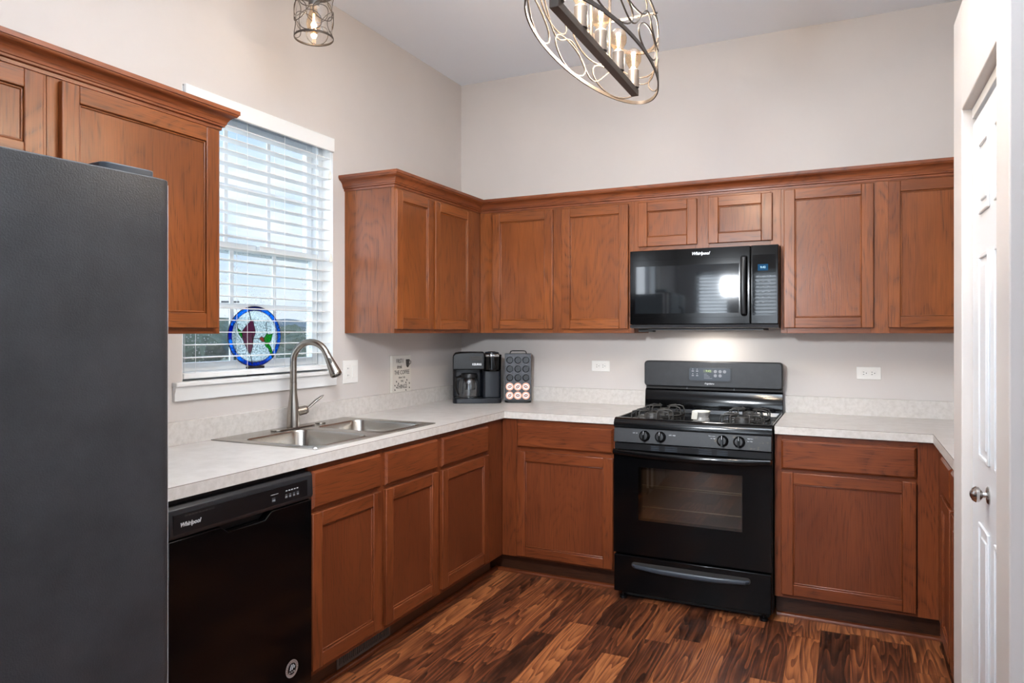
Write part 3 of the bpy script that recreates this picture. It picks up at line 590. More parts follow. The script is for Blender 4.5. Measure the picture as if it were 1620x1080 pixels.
ct = MB(); ct.box(2.0425, XR - 0.0015, -C + 0.0018, -0.0015, CT0, CT1, 'lam'); ct.box(PX + 0.0018 + 0.002, XR - 0.0015, PY0 + 0.001, -C + 0.0018, CT0, CT1, 'lam')
counter_edge(ct, [(2.0425, -C + 0.0018), (PX + 0.0038, -C + 0.0018), (PX + 0.0038, PY0 + 0.001)])
top = tag(ct.obj('countertop', smooth=False), 'laminate countertop right of the range, turning towards the pantry wall', 'countertop')
bs = MB(); bs.sweep([(2.0425, -0.0215), (XR - 0.0215, -0.0215), (XR - 0.0215, PY0 + 0.001)], [(-0.02, CT1 + 0.0004), (0, CT1 + 0.0004), (0, 1.004), (-0.001, 1.005), (-0.02, 1.005)], 'lame'); bs.obj('backsplash', top)

# ================================================================== sink
def bowl_half(mb, rx0, rx1, ry0, ry1, bx0, bx1, by0, by1, zt, zb, m):
    cx, cy = (bx0 + bx1) / 2, (by0 + by1) / 2
    inner = rrect(bx0, bx1, by0, by1, 0.055, 8)
    outer = []
    for (x, y) in inner:
        d = Vector((x - cx, y - cy)); ts = []
        if abs(d.x) > 1e-9: ts.append(((rx1 if d.x > 0 else rx0) - cx) / d.x)
        if abs(d.y) > 1e-9: ts.append(((ry1 if d.y > 0 else ry0) - cy) / d.y)
        t_ = min(ts); outer.append([cx + d.x * t_, cy + d.y * t_])
    for (X, Y) in ((rx0, ry0), (rx0, ry1), (rx1, ry0), (rx1, ry1)):
        j = min(range(len(outer)), key=lambda i: (outer[i][0] - X) ** 2 + (outer[i][1] - Y) ** 2); outer[j] = [X, Y]
    n = len(inner); vs = []; loops = [[(x, y, zt) for x, y in outer]]
    def scaled(off, z, r=0.055):
        pts = rrect(bx0 + off, bx1 - off, by0 + off, by1 - off, max(0.02, r - off * 0.3), 8); return [(x, y, z) for x, y in pts]
    loops += [scaled(-0.006, zt), scaled(-0.003, zt + 0.0012), scaled(0.0, zt), scaled(0.004, zt - 0.008), scaled(0.010, zb + 0.04), scaled(0.018, zb + 0.014), scaled(0.040, zb + 0.002), scaled(0.075, zb)]
    for l in loops: vs += l
    fs = [(k * n + i, k * n + (i + 1) % n, (k + 1) * n + (i + 1) % n, (k + 1) * n + i) for k in range(len(loops) - 1) for i in range(n)]
    fs.append(tuple((len(loops) - 1) * n + i for i in range(n)))
    mb.add(vs, fs, m)
sk = MB(); ZS = 0.9185; RX0, RX1, RY0, RY1 = 0.030, 0.574, -2.092, -1.256; ym = -1.668
bowl_half(sk, RX0, RX1, RY0, ym, 0.152, 0.540, -2.052, -1.712, ZS, 0.742, 'steel'); bowl_half(sk, RX0, RX1, ym, RY1, 0.152, 0.540, -1.628, -1.312, ZS, 0.742, 'steel')
for (a, b, c_, d_) in ((RX0, RX0, RY0, RY1), (RX1, RX1, RY0, RY1)): sk.add([(a, c_, ZS), (a, d_, ZS), (a, d_, CT1), (a, c_, CT1)], [(0, 1, 2, 3)], 'steel')
for (y) in (RY0, RY1): sk.add([(RX0, y, ZS), (RX1, y, ZS), (RX1, y, CT1), (RX0, y, CT1)], [(0, 1, 2, 3)], 'steel')
bmx = sk.obj('kitchen_sink', recalc=False); tag(bmx, 'double-bowl stainless steel sink set into the countertop below the window', 'sink')
bm = bmesh.new(); bm.from_mesh(bmx.data); bmesh.ops.remove_doubles(bm, verts=bm.verts, dist=0.0002); bmesh.ops.recalc_face_normals(bm, faces=bm.faces); bm.to_mesh(bmx.data); bm.free()
for y in (-1.882, -1.470):
    q = MB(); q.lathe([(0.0, 0.002), (0.028, 0.002), (0.040, 0.006), (0.043, 0.004), (0.043, 0.001)], 'dsteel', (0.33, y, 0.742), cap=False); q.obj('drain', bmx)
q = MB(); q.lathe([(0.024, 0.0), (0.024, 0.004), (0.018, 0.006), (0.0, 0.0065)], 'steel', (0.088, -1.505, ZS + 0.0004), cap=False); q.obj('hole_cover', bmx)
# faucet
FX, FY, FZ = 0.092, -1.690, ZS + 0.0006
fa = thing('kitchen_faucet', 'brushed nickel pull-down gooseneck faucet standing behind the sink', 'faucet', (FX, FY, FZ), 0)
q = MB(); q.prism(rrect(-0.027, 0.027, -0.128, 0.128, 0.026, 8), 'z', 0, 0.005, 'nickel'); q.obj('deck_plate', fa, bevel=0.0018)
q = MB(); q.lathe([(0.0, 0.006), (0.029, 0.006), (0.0285, 0.03), (0.0265, 0.07), (0.0225, 0.11), (0.0178, 0.145), (0.0158, 0.17), (0.0155, 0.207)], 'nickel', n=32, cap=False); q.obj('body', fa)
aim = math.radians(10.0); ux, uy = math.cos(aim), math.sin(aim); R = 0.088
pts = [(0, 0, 0.208), (0, 0, 0.25), (0, 0, 0.30)]
for k in range(1, 15):
    a = PI - (PI + math.radians(-22)) * k / 14.0
    r = R * (1 + math.cos(a)); pts.append((r * ux, r * uy, 0.30 + R * math.sin(a)))
q = MB(); q.tube(pts, 0.0148, 'nickel', 18); q.obj('spout', fa)
e = Vector(pts[-1]); dr = (Vector(pts[-1]) - Vector(pts[-2])).normalized()
hp = MB(); rs = [0.0152, 0.0162, 0.0188, 0.0225, 0.0255, 0.0265, 0.0235]; ds = [0.001, 0.012, 0.035, 0.065, 0.088, 0.100, 0.106]
hp.tube([e + dr * d for d in ds], rs, 'nickel', 24); head = hp.obj('spray_head', fa)
q = MB(); side = Vector((ux, uy, 0)); side = (side - dr * side.dot(dr)).normalized(); cc = e + dr * 0.036
nn = Vector((0.75, -0.66, 0.0)); nn = (nn - dr * nn.dot(dr)).normalized(); q.tube([cc + nn * 0.0165, cc + nn * 0.0222], [(0.0065, 0.015), (0.0055, 0.0135)], 'dsteel', 16, flat=dr.cross(nn)); q.obj('spray_button', head)
q = MB(); q.tube([e + dr * 0.1062, e + dr * 0.1082], 0.017, 'dsteel', 20); q.obj('spray_face', head)
q = MB(); hd = Vector((0.42, 0.905, 0)).normalized()
q.tube([hd * 0.018 + Vector((0, 0, 0.072)), hd * 0.058 + Vector((0, 0, 0.078)), hd * 0.061 + Vector((0, 0, 0.0785)), hd * 0.066 + Vector((0, 0, 0.0795))], [0.0205, 0.020, 0.0175, 0.0165], 'nickel', 22)
hb = q.obj('valve_body', fa)
q = MB(); p0 = hd * 0.062 + Vector((0, 0, 0.080)); q.tube([p0, p0 + hd * 0.018 + Vector((0, 0, 0.014)), p0 + hd * 0.045 + Vector((0, 0, 0.036)), p0 + hd * 0.072 + Vector((0, 0, 0.053)), p0 + hd * 0.084 + Vector((0, 0, 0.060))], [(0.004, 0.006), (0.006, 0.009), (0.0065, 0.0115), (0.0055, 0.010), (0.002, 0.004)], 'nickel', 16)
q.obj('lever_handle', hb)

# ================================================================== dishwasher
dw = thing('dishwasher', 'glossy black built-in dishwasher between the refrigerator and sink base cabinet', 'dishwasher', (0, -2.768, 0), LR)
W_ = 0.588
q = MB(); q.box(0.001, W_ - 0.001, -0.585, -0.02, 0.02, 0.868, 'blackm'); q.box(0.0, W_, -0.60, -0.585, 0.835, 0.872, 'blackm'); q.obj('tub_box', dw)
q = MB(); pk = [(0.0, 0.112), (W_, 0.112), (W_, 0.758), (0.395, 0.758), (0.365, 0.735), (0.215, 0.735), (0.185, 0.758), (0.0, 0.758)]
q.prism(pk, 'y', -0.630, -0.588, 'blackd'); q.box(0.19, 0.39, -0.600, -0.588, 0.735, 0.758, 'blackm'); q.obj('door', dw, bevel=0.003)
q = MB(); q.prism([(-0.588, 0.762), (-0.628, 0.762), (-0.636, 0.775), (-0.632, 0.846), (-0.622, 0.856), (-0.588, 0.856)], 'x', 0.0, W_, 'blackp'); cp = q.obj('control_panel', dw, bevel=0.002)
q = MB(); q.box(0.012, W_ - 0.03, -0.6362, -0.6335, 0.7765, 0.832, 'blackm'); q.obj('control_strip', cp)
q = MB()
for k in range(9): q.box(0.05 + 0.012 * k, 0.059 + 0.012 * k, -0.6366, -0.6362, 0.822, 0.826, 'slot')
q.obj('vent_slots', cp)
for (x, wd) in ((0.39, 0.014), (0.45, 0.010), (0.468, 0.010), (0.487, 0.010), (0.505, 0.010)):
    q = MB(); q.box(x, x + wd, -0.6367, -0.6362, 0.790, 0.797, 'txtd'); q.box(x, x + wd, -0.6367, -0.6362, 0.800, 0.8015, 'txtd'); q.obj('button', cp)
q = MB()
q.box(0.383, 0.418, -0.6367, -0.6362, 0.812, 0.8135, 'txt'); q.obj('printed_line', cp)
q = MB()
for k in range(5): q.box(0.452 + 0.013 * k, 0.460 + 0.013 * k, -0.6367, -0.6362, 0.812, 0.8155, 'txt')
q.obj('print', cp)
text('Whirlpool', 'logo', 0.017, 'txt', cp, (0.068, -0.6368, 0.800), (PI / 2, 0, 0), shear=0.3, bold=0.0004)
q = MB(); mt = Matrix.Translation((0.488, -0.6303, 0.196)) @ Matrix.Rotation(PI / 2, 4, 'X'); q.lathe([(0.0, 0.0002), (0.030, 0.0002), (0.030, 0.0006), (0.0, 0.0006)], 'badge', mtx=mt, n=32, cap=False)
q.lathe([(0.0, 0.0007), (0.020, 0.0007), (0.020, 0.0009), (0.0, 0.0009)], 'blackm', mtx=mt, n=32, cap=False)
for (ax_, ay_, bx_, by_) in ((-0.010, -0.004, -0.002, 0.015), (-0.001, -0.004, 0.006, 0.014), (0.009, 0.000, 0.012, 0.008)): q.tube([mt @ Vector((ax_, ay_, 0.0012)), mt @ Vector((bx_, by_, 0.0012))], [0.0017, 0.0017], 'txt', 8)
for (ax_) in (-0.011, -0.001, 0.009): q.lathe([(0.0, 0.001), (0.0026, 0.001), (0.0026, 0.0014), (0, 0.0014)], 'txt', (ax_, -0.011, 0), 12, mtx=mt, cap=False)
for k in range(14):
    a = math.radians(200 - 16 * k); q.box(-0.0012, 0.0012, -0.002, 0.002, 0.0006, 0.0009, 'txtb', mtx=mt @ Matrix.Rotation(a - PI / 2, 4, 'Z') @ Matrix.Translation((0, 0.025, 0)))
q.obj('round_badge', dw)
q = MB(); q.box(0.01, W_ - 0.01, -0.545, -0.535, 0.002, 0.105, 'blackm'); q.obj('toe_panel', dw)
q = MB(); q.box(W_ + 0.001, W_ + 0.007, -0.615, -0.611, 0.745, 0.775, 'vent'); q.obj('mounting_tab', dw)

# ================================================================== refrigerator
fr = thing('refrigerator', 'tall black refrigerator with pebbled doors at the left edge', 'refrigerator', (0.920, -2.988, 0), LR - math.radians(4.2))
# local: x from -0.91 (left) to 0 (right), front of doors at y = 0, body behind
q = MB(); q.box(-0.905, -0.004, 0.075, 0.78, 0.02, 1.696, 'blackm'); q.obj('body', fr, bevel=0.006)
def fdoor(x0, x1, nm):
    q = MB(); n = 14; prof = []
    for k in range(n + 1):
        u = k / n; x = x0 + (x1 - x0) * u; e = min(u, 1 - u) * (x1 - x0)
        d = 0.0 if e > 0.035 else 0.022 * (1 - math.sqrt(max(0, 1 - ((0.035 - e) / 0.035) ** 2)))
        prof.append((x, d))
    us = [0, 0.002, 0.006, 0.012, 0.02, 0.035]
    prof = []
    for e in us: prof.append((x0 + e, 0.022 * (1 - math.sqrt(max(0, 1 - ((0.035 - e) / 0.035) ** 2)))))
    for e in us[::-1]: prof.append((x1 - e, 0.022 * (1 - math.sqrt(max(0, 1 - ((0.035 - e) / 0.035) ** 2)))))
    prof += [(x1, 0.058), (x0, 0.058)]
    q.prism(prof, 'z', 0.06, 1.709, 'fridge'); d = q.obj(nm, fr, bevel=0.003)
    g = MB(); g.box(x0 + 0.006, x1 + 0.0035, 0.0585, 0.074, 0.065, 1.704, 'gasket'); g.obj('gasket', d)
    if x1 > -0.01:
        g = MB(); g.box(x1 - 0.001, x1 + 0.0035, 0.021, 0.040, 0.075, 1.700, 'gasket'); g.obj('edge_highlight', d)  # pale strip stands in for the highlight on the rounded door edge
    return d
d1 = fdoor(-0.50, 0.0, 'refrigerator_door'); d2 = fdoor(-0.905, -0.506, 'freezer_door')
for (par, x) in ((d1, -0.465), (d2, -0.541)):
    q = MB(); q.tube([(x, -0.001, 1.60), (x, -0.035, 1.57), (x, -0.05, 1.35), (x, -0.052, 1.0), (x, -0.05, 0.65), (x, -0.035, 0.45), (x, -0.001, 0.42)], 0.012, 'blackm', 12); q.obj('handle', par)
q = MB(); q.prism(rrect(-0.135, -0.006, 0.05, 0.15, 0.02, 4), 'z', 1.711, 1.735, 'hinge'); q.obj('hinge_cover', fr, bevel=0.003)
q = MB(); q.box(-0.9, -0.01, 0.06, 0.08, 0.01, 0.055, 'blackm'); q.obj('base_grille', fr)

# ================================================================== range
rn = thing('gas_range', 'black freestanding gas range with oven, between the base cabinets', 'range', (1.6565, 0, 0), 0)
H_ = 0.379
q = MB(); q.box(-H_, H_, -0.640, -0.03, 0.035, 0.886, 'blackm'); q.box(-H_ + 0.02, H_ - 0.02, -0.60, -0.03, 0.0, 0.035, 'slot')
q.obj('body', rn)
q = MB(); q.box(-H_ + 0.002, H_ - 0.002, -0.683, -0.6405, 0.042, 0.228, 'blackd'); sd = q.obj('storage_drawer', rn, bevel=0.004)
hp = [(-0.278, -0.6855, 0.183), (-0.262, -0.6985, 0.181), (-0.14, -0.703, 0.175), (0, -0.7045, 0.173), (0.14, -0.703, 0.175), (0.262, -0.6985, 0.181), (0.278, -0.6855, 0.183)]
q = MB(); q.tube(hp, [(0.006, 0.005), (0.010, 0.006), (0.0125, 0.006), (0.0135, 0.006), (0.0125, 0.006), (0.010, 0.006), (0.006, 0.005)], 'hinge', 14, flat=(0, 0, 1)); q.obj('drawer_handle', sd)
q = MB(); q.prism(rrect(-0.285, 0.285, 0.168, 0.200, 0.015, 5), 'y', -0.6845, -0.6832, 'slot'); q.obj('handle_recess', sd)
# oven door with a window hole
zA, zB, wx_, wz0, wz1 = 0.240, 0.756, 0.249, 0.413, 0.678
q = MB(); q.box(-H_ + 0.002, -wx_, -0.686, -0.6405, zA, zB, 'blackd'); q.box(wx_, H_ - 0.002, -0.686, -0.6405, zA, zB, 'blackd'); q.box(-wx_, wx_, -0.686, -0.6405, zA, wz0, 'blackd'); q.box(-wx_, wx_, -0.686, -0.6405, wz1, zB, 'blackd')
od = q.obj('oven_door', rn, smooth=False)
q = MB(); q.box(-H_ + 0.004, H_ - 0.004, -0.6885, -0.6862, zA + 0.002, zB - 0.022, 'blackd')
# face glass ring around the window
q = MB()
for (a, b, c_, d_) in ((-H_ + 0.004, -wx_, zA + 0.004, zB - 0.02), (wx_, H_ - 0.004, zA + 0.004, zB - 0.02), (-wx_, wx_, zA + 0.004, wz0), (-wx_, wx_, wz1, zB - 0.02)): q.box(a, b, -0.6885, -0.6862, c_, d_, 'blackd')
q.obj('glass_front', od, smooth=False)
q = MB(); q.box(-wx_, wx_, -0.6884, -0.6866, wz0, wz1, 'oveng'); q.obj('oven_window', od, smooth=False)
q = MB(); q.box(-wx_, -wx_ + 0.010, -0.672, -0.645, wz0, wz1, 'steel'); q.box(wx_ - 0.006, wx_, -0.672, -0.645, wz0, wz1, 'steel')
q.box(-wx_, wx_, -0.6415, -0.6405, wz0, wz1, 'cavity'); q.obj('cavity_panel', od, smooth=False)  # panel's brown stands in for the floor reflected in the oven glass
q = MB()
for zz in (0.477, 0.585): q.tube([(-wx_ + 0.012, -0.66, zz), (wx_ - 0.008, -0.66, zz)], 0.0024, 'rack', 8)
for zz in (0.574,): q.tube([(-wx_ + 0.012, -0.650, zz), (wx_ - 0.008, -0.650, zz)], 0.0016, 'rack', 8)
q.obj('oven_rack', od)
hp = [(-0.376, -0.690, 0.752)] + [(-0.374 + 0.0748 * k, -0.700 - 0.016 * (1 - ((k - 5) / 5.0) ** 2), 0.750 - 0.009 * (1 - ((k - 5) / 5.0) ** 2)) for k in range(11)] + [(0.376, -0.690, 0.752)]
rr_ = [(0.012, 0.006)] + [(0.014 + 0.003 * (1 - ((k - 5) / 5.0) ** 2), 0.010) for k in range(11)] + [(0.012, 0.006)]
q = MB(); q.tube(hp, rr_, 'black', 16, flat=(0, 0, 1)); q.obj('oven_handle', od)
q = MB(); q.box(-H_ + 0.002, H_ - 0.002, -0.672, -0.6405, 0.758, 0.792, 'blackm')
q.obj('vent_trim', rn, bevel=0.002)
for (x, wd) in ((-0.19, 0.04), (-0.12, 0.06), (0.045, 0.06), (0.13, 0.05)):
    q = MB()
    for k in range(3): q.box(x, x + wd, -0.6728, -0.672, 0.763 + 0.009 * k, 0.7675 + 0.009 * k, 'hinge')
    q.obj('vent_louver', rn)
# control panel, slightly sloped
mt = Matrix.Translation((0, -0.682, 0.835)) @ Matrix.Rotation(math.radians(-8), 4, 'X')
q = MB(); q.prism([(-0.6405, 0.7965), (-0.686, 0.7965), (-0.677, 0.870), (-0.6405, 0.870)], 'x', -H_ + 0.001, H_ - 0.001, 'blackp'); cp = q.obj('control_panel', rn, bevel=0.003)
q = MB(); q.prism([(-0.6862, 0.803), (-0.6848, 0.803), (-0.678, 0.864), (-0.6794, 0.864)], 'x', 0.10, H_ - 0.012, 'stain'); q.obj('worn_finish', cp)
def kn(x):
    q = MB(); m4 = Matrix.Translation((x, -0.6815, 0.834)) @ Matrix.Rotation(math.radians(83), 4, 'X')
    q.lathe([(0.0, 0.0), (0.026, 0.0), (0.0275, 0.004), (0.026, 0.010), (0.021, 0.016), (0.019, 0.022), (0.0, 0.0225)], 'blackm', n=28, mtx=m4, cap=False)
    q.box(-0.0045, 0.0045, -0.026, 0.026, 0.012, 0.031, 'black', mtx=m4); o = q.obj('burner_knob', rn, bevel=0.0012)
    l = MB(); l.box(-0.0007, 0.0007, 0.006, 0.0235, 0.0311, 0.0315, 'txt', mtx=m4); l.obj('pointer_line', o); return o
for x in (-0.2185, -0.1395, 0.158, 0.234): kn(x)
for (s_, x, z, sz) in (('OFF  HI', -0.268, 0.846, 0.0075), ('LITE  MED', -0.082, 0.845, 0.0075), ('Push to turn', 0.108, 0.854, 0.006), ('Lite  High', 0.113, 0.843, 0.006), ('Right Rear', 0.284, 0.852, 0.006), ('Lite  High', 0.282, 0.840, 0.006)):
    text(s_, 'print', sz, 'txt', cp, (x, -0.6868 + (z - 0.7965) * 0.122 - 0.0006, z), (PI / 2 - math.radians(6.5), 0, 0), depth=0.0002)
# cooktop : tray with a raised rim
q = MB(); zt = 0.886
q.box(-H_, H_, -0.655, -0.045, zt, 0.896, 'stover')
rim = [(0.0, 0.896), (0.0, 0.913), (0.004, 0.917), (0.014, 0.917), (0.024, 0.905), (0.026, 0.896)]
q.sweep([(H_, -0.05), (H_, -0.655)], rim[:], 'stover'); q.sweep([(-H_, -0.655), (-H_, -0.05)], rim[:], 'stover')
q.sweep([(-H_, -0.095), (H_, -0.095)], [(0.0, 0.896), (0, 0.915), (0.012, 0.915), (0.02, 0.896)], 'stover')
lip = []
n = 16
vs = []; fs = []
for k in range(n + 1):
    x = -H_ + 2 * H_ * k / n; bow = 0.012 * (1 - (2 * k / n - 1) ** 2)
    prof = [(-0.600 - bow * 0.3, 0.896), (-0.612 - bow * 0.5, 0.911), (-0.632 - bow, 0.918), (-0.655 - bow, 0.917), (-0.672 - bow, 0.908), (-0.680 - bow, 0.893), (-0.680 - bow, 0.8725), (-0.6405, 0.8725), (-0.6405, 0.89)]
    vs += [(x, a, b) for a, b in prof]
kk = 9
for k in range(n):
    for a in range(kk): b = (a + 1) % kk; fs.append((k * kk + a, (k + 1) * kk + a, (k + 1) * kk + b, k * kk + b))
fs += [tuple(range(kk)), tuple(n * kk + a for a in range(kk))[::-1]]
q.add(vs, fs, 'stover'); ck = q.obj('cooktop', rn)
def burner(x, y, r):
    q = MB(); q.lathe([(r + 0.016, 0.8965), (r + 0.013, 0.901), (r, 0.904), (r, 0.918), (r - 0.004, 0.924), (0.0, 0.926)], 'blackc', (x, y, 0), 28, cap=False); q.lathe([(r - 0.006, 0.9245), (r - 0.008, 0.931), (0.0, 0.932)], 'blackc', (x, y, 0), 28, cap=False); return q.obj('burner', rn)
def grate(x, y):
    q = MB(); a = 0.098; zt = 0.944
    for (sx, sy) in ((1, 0), (-1, 0), (0, 1), (0, -1)):
        for off in (-0.045, 0.045):
            px, py = (x + sx * a, y + sy * a) if True else None
            ox, oy = (0, off) if sx else (off, 0)
            P0 = (x + sx * 0.020 + ox * 0.5, y + sy * 0.020 + oy * 0.5, zt); P1 = (x + sx * 0.072 + ox, y + sy * 0.072 + oy, zt + 0.002); P2 = (x + sx * 0.092 + ox, y + sy * 0.092 + oy, zt - 0.004); P3 = (x + sx * a + ox, y + sy * a + oy, zt - 0.020); P4 = (x + sx * a + ox, y + sy * a + oy, 0.9)
            q.tube([P0, P1, P2, P3, P4], 0.0036, 'blackc', 8)
    ring = [(x + 0.098 * (abs(math.cos(t_)) ** 0.5) * (1 if math.cos(t_) > 0 else -1), y + 0.098 * (abs(math.sin(t_)) ** 0.5) * (1 if math.sin(t_) > 0 else -1), 0.901) for t_ in [2 * PI * (k + 0.5) / 40 for k in range(40)]]
    q.tube(ring, 0.0036, 'blackc', 8, closed=True)
    return q.obj('burner_grate', rn)
for x in (-0.225, 0.225):
    for (y, r) in ((-0.505, 0.040), (-0.235, 0.034)): burner(x, y, r); grate(x, y)
# back guard
q = MB(); q.prism([(-0.03, 0.886), (-0.075, 0.886), (-0.078, 0.925), (-0.070, 1.012), (-0.060, 1.024), (-0.03, 1.024)], 'x', -H_ + 0.001, H_ - 0.001, 'black'); q.obj('lower_backguard', rn, bevel=0.003)
q = MB(); q.box(-H_ + 0.004, H_ - 0.004, -0.058, -0.03, 1.024, 1.05, 'slot')
for x in (-0.14, 0.12): q.box(x, x + 0.004, -0.060, -0.057, 1.026, 1.04, 'txtd')
q.obj('vent_gap', rn)
q = MB(); pr = rrect(-H_ + 0.001, H_ - 0.001, 1.040, 1.186, 0.02, 6); q.prism(pr, 'y', -0.092, -0.03, 'blackp'); bg = q.obj('backguard', rn, bevel=0.006, seg=3)
q = MB(); q.prism(rrect(-0.124, 0.113, 1.073, 1.155, 0.012, 5), 'y', -0.0945, -0.0921, 'blackp'); q.prism(rrect(-0.118, 0.107, 1.079, 1.150, 0.010, 5), 'y', -0.0955, -0.0946, 'hinge'); dp = q.obj('display_panel', bg, bevel=0.001)
q = MB(); q.box(-0.040, 0.010, -0.0958, -0.0956, 1.125, 1.140, 'lcdb'); q.obj('clock_screen', dp)
text('9:42', 'clock_digits', 0.0165, 'lcd', dp, (-0.012, -0.0962, 1.1325), (PI / 2, 0, 0), depth=0.0002, bold=0.0003)
mt0 = lambda x, z: Matrix.Translation((x, -0.0957, z)) @ Matrix.Rotation(PI / 2, 4, 'X')
for (x, z) in ((0.026, 1.131), (0.052, 1.131), (0.076, 1.131), (0.026, 1.108), (0.052, 1.108)): q = MB(); q.lathe([(0.0, 0), (0.009, 0), (0.009, 0.0006), (0.0, 0.0006)], 'txtd', n=16, mtx=mt0(x, z), cap=False); q.obj('touch_button', dp)
for (x, z) in ((-0.098, 1.131), (-0.074, 1.131), (-0.098, 1.106), (-0.074, 1.106)): q = MB(); q.box(x - 0.006, x + 0.006, -0.0960, -0.0956, z - 0.003, z + 0.004, 'txtd'); q.box(x - 0.002, x + 0.002, -0.0960, -0.0956, z + 0.010, z + 0.012, 'txt'); q.obj('touch_button', dp)
q = MB()
for k, wd in enumerate((0.016, 0.024, 0.032, 0.045)): q.box(-0.036, -0.036 + wd, -0.0960, -0.0956, 1.115 - 0.008 * k, 1.1172 - 0.008 * k, 'txtd')
q.obj('print', dp)
text('Frigidaire', 'logo', 0.014, 'txt', bg, (-0.008, -0.0926, 1.062), (PI / 2, 0, 0), depth=0.0004, shear=0.35)
for (x, y) in ((-0.34, -0.60), (0.34, -0.60)):
    q = MB(); q.lathe([(0.018, 0.0), (0.018, 0.012), (0.007, 0.014), (0.007, 0.041)], 'blackm', (x, y - 0.045, 0.0005)); q.obj('leveling_foot', rn)
# ceramic dish on the cooktop centre
cu = thing('spoon_rest', 'small cream ceramic spoon rest cup standing in the middle of the gas range', 'spoon rest', (1.676, -0.470, 0.8968), math.radians(20))
q = MB(); q.lathe([(0.0, 0.0), (0.040, 0.0), (0.041, 0.010), (0.037, 0.018), (0.037, 0.030), (0.045, 0.047)], 'greyc', n=32, cap=False); q.lathe([(0.045, 0.047), (0.046, 0.051), (0.043, 0.053), (0.038, 0.046), (0.0, 0.043)], 'cream', n=32, cap=False); q.obj('dish', cu)
q = MB(); m4 = Matrix.Rotation(math.radians(-62), 4, 'Z'); q.prism([(-0.047, 0.012), (-0.051, 0.012), (-0.046, 0.052), (-0.036, 0.053), (-0.036, 0.048), (-0.043, 0.045)], 'x', -0.020, 0.020, 'cream', mtx=Matrix.Rotation(math.radians(-55), 4, 'Z')); q.obj('spoon_lip', cu, bevel=0.0015)

# ================================================================== microwave
mw = thing('microwave', 'black over-the-range microwave mounted under the short wall cabinet', 'microwave', (1.662, 0, 0), 0)
H2 = 0.3785; F = -0.408
q = MB(); q.box(-H2, H2, -0.375, -0.002, 1.372, 1.7885, 'blackm'); q.obj('body', mw, bevel=0.003)
q = MB(); q.box(-0.30, 0.30, -0.33, -0.08, 1.362, 1.3715, 'blackp'); q.box(-0.36, -0.28, -0.3, -0.24, 1.352, 1.3715, 'slot'); q.obj('bottom_vent', mw)
q = MB(); q.box(-H2, 0.2445, F, -0.376, 1.392, 1.7885, 'black'); md = q.obj('door', mw, bevel=0.004)
q = MB(); pr = rrect(-0.365, 0.232, 1.428, 1.735, 0.018, 5); q.prism(pr, 'y', F - 0.0016, F - 0.0002, 'black'); q.obj('window_frame', md, bevel=0.001)
q = MB(); q.box(-0.348, 0.19, F - 0.0024, F - 0.0017, 1.450, 1.702, 'mwg'); q.obj('door_window', md, smooth=False)
q = MB(); q.tube([(0.216, F - 0.002, 1.735), (0.2145, F - 0.022, 1.728), (0.2135, F - 0.032, 1.66), (0.213, F - 0.034, 1.58), (0.2135, F - 0.032, 1.51), (0.2145, F - 0.022, 1.446), (0.216, F - 0.002, 1.438)], [(0.014, 0.006)] * 7, 'blackm', 14, flat=(1, 0, 0)); q.obj('handle', md)
q = MB(); q.box(0.2465, H2, F, -0.376, 1.392, 1.7885, 'black'); cp = q.obj('control_panel', mw, bevel=0.004)
q = MB(); q.prism(rrect(0.254, 0.366, 1.436, 1.740, 0.010, 4), 'y', F - 0.0016, F - 0.0002, 'dglass'); q.obj('keypad', cp)
q = MB(); q.box(0.281, 0.330, F - 0.0022, F - 0.0017, 1.660, 1.692, 'cyanb'); q.obj('display', cp)
text('9:42', 'clock_digits', 0.015, 'cyan', cp, (0.3055, F - 0.0024, 1.676), (PI / 2, 0, 0), depth=0.0001, bold=0.0003)
q = MB()
for r in range(6):
    for k in range(3): q.box(0.274 + 0.027 * k, 0.286 + 0.027 * k, F - 0.0021, F - 0.0017, 1.500 + 0.026 * r, 1.5025 + 0.026 * r, 'txtd')
q.obj('key_print', cp)
text('Whirlpool', 'logo', 0.022, 'txt', md, (-0.003, F - 0.0006, 1.760), (PI / 2, 0, 0), depth=0.0006, shear=0.3, bold=0.0006)
q = MB(); q.prism([(-0.375, 1.372), (F + 0.003, 1.376), (F, 1.390), (-0.375, 1.390)], 'x', -H2, H2, 'blackp'); q.obj('bottom_trim', mw)
area('microwave_task_light', (1.662, -0.20, 1.3605), (0, 0, 0), 0.10, 0.05, 1.6, (1.0, 0.93, 0.84))
q = MB(); q.box(-0.06, 0.06, -0.235, -0.165, 1.3615, 1.3625, 'plate'); q.obj('lamp_lens', mw)

# ================================================================== coffee maker
cm = thing('coffee_maker', 'black two-part coffee maker with glass carafe in the counter corner', 'coffee maker', (0.235, -0.215, 0.9145), math.radians(30))
q = MB(); q.prism(rrect(-0.150, 0.150, -0.135, 0.120, 0.030, 6), 'z', 0.0, 0.030, 'slate'); q.obj('base', cm, bevel=0.004)
q = MB(); q.prism(rrect(-0.150, 0.040, 0.0, 0.120, 0.025, 5), 'z', 0.0305, 0.205, 'slate'); q.prism(rrect(0.035, 0.150, -0.075, 0.120, 0.020, 5), 'z', 0.0305, 0.205, 'slate'); q.obj('housing', cm, bevel=0.003)
q = MB(); q.prism([(-0.150, 0.2055), (0.045, 0.2055), (0.045, 0.312), (-0.10, 0.312), (-0.135, 0.306), (-0.150, 0.290)], 'y', -0.115, 0.120, 'blackm'); q.obj('brew_basket_head', cm, bevel=0.006)
q = MB(); q.box(-0.045, 0.03, -0.117, -0.1152, 0.262, 0.288, 'slot'); q.obj('lid_notch', cm)
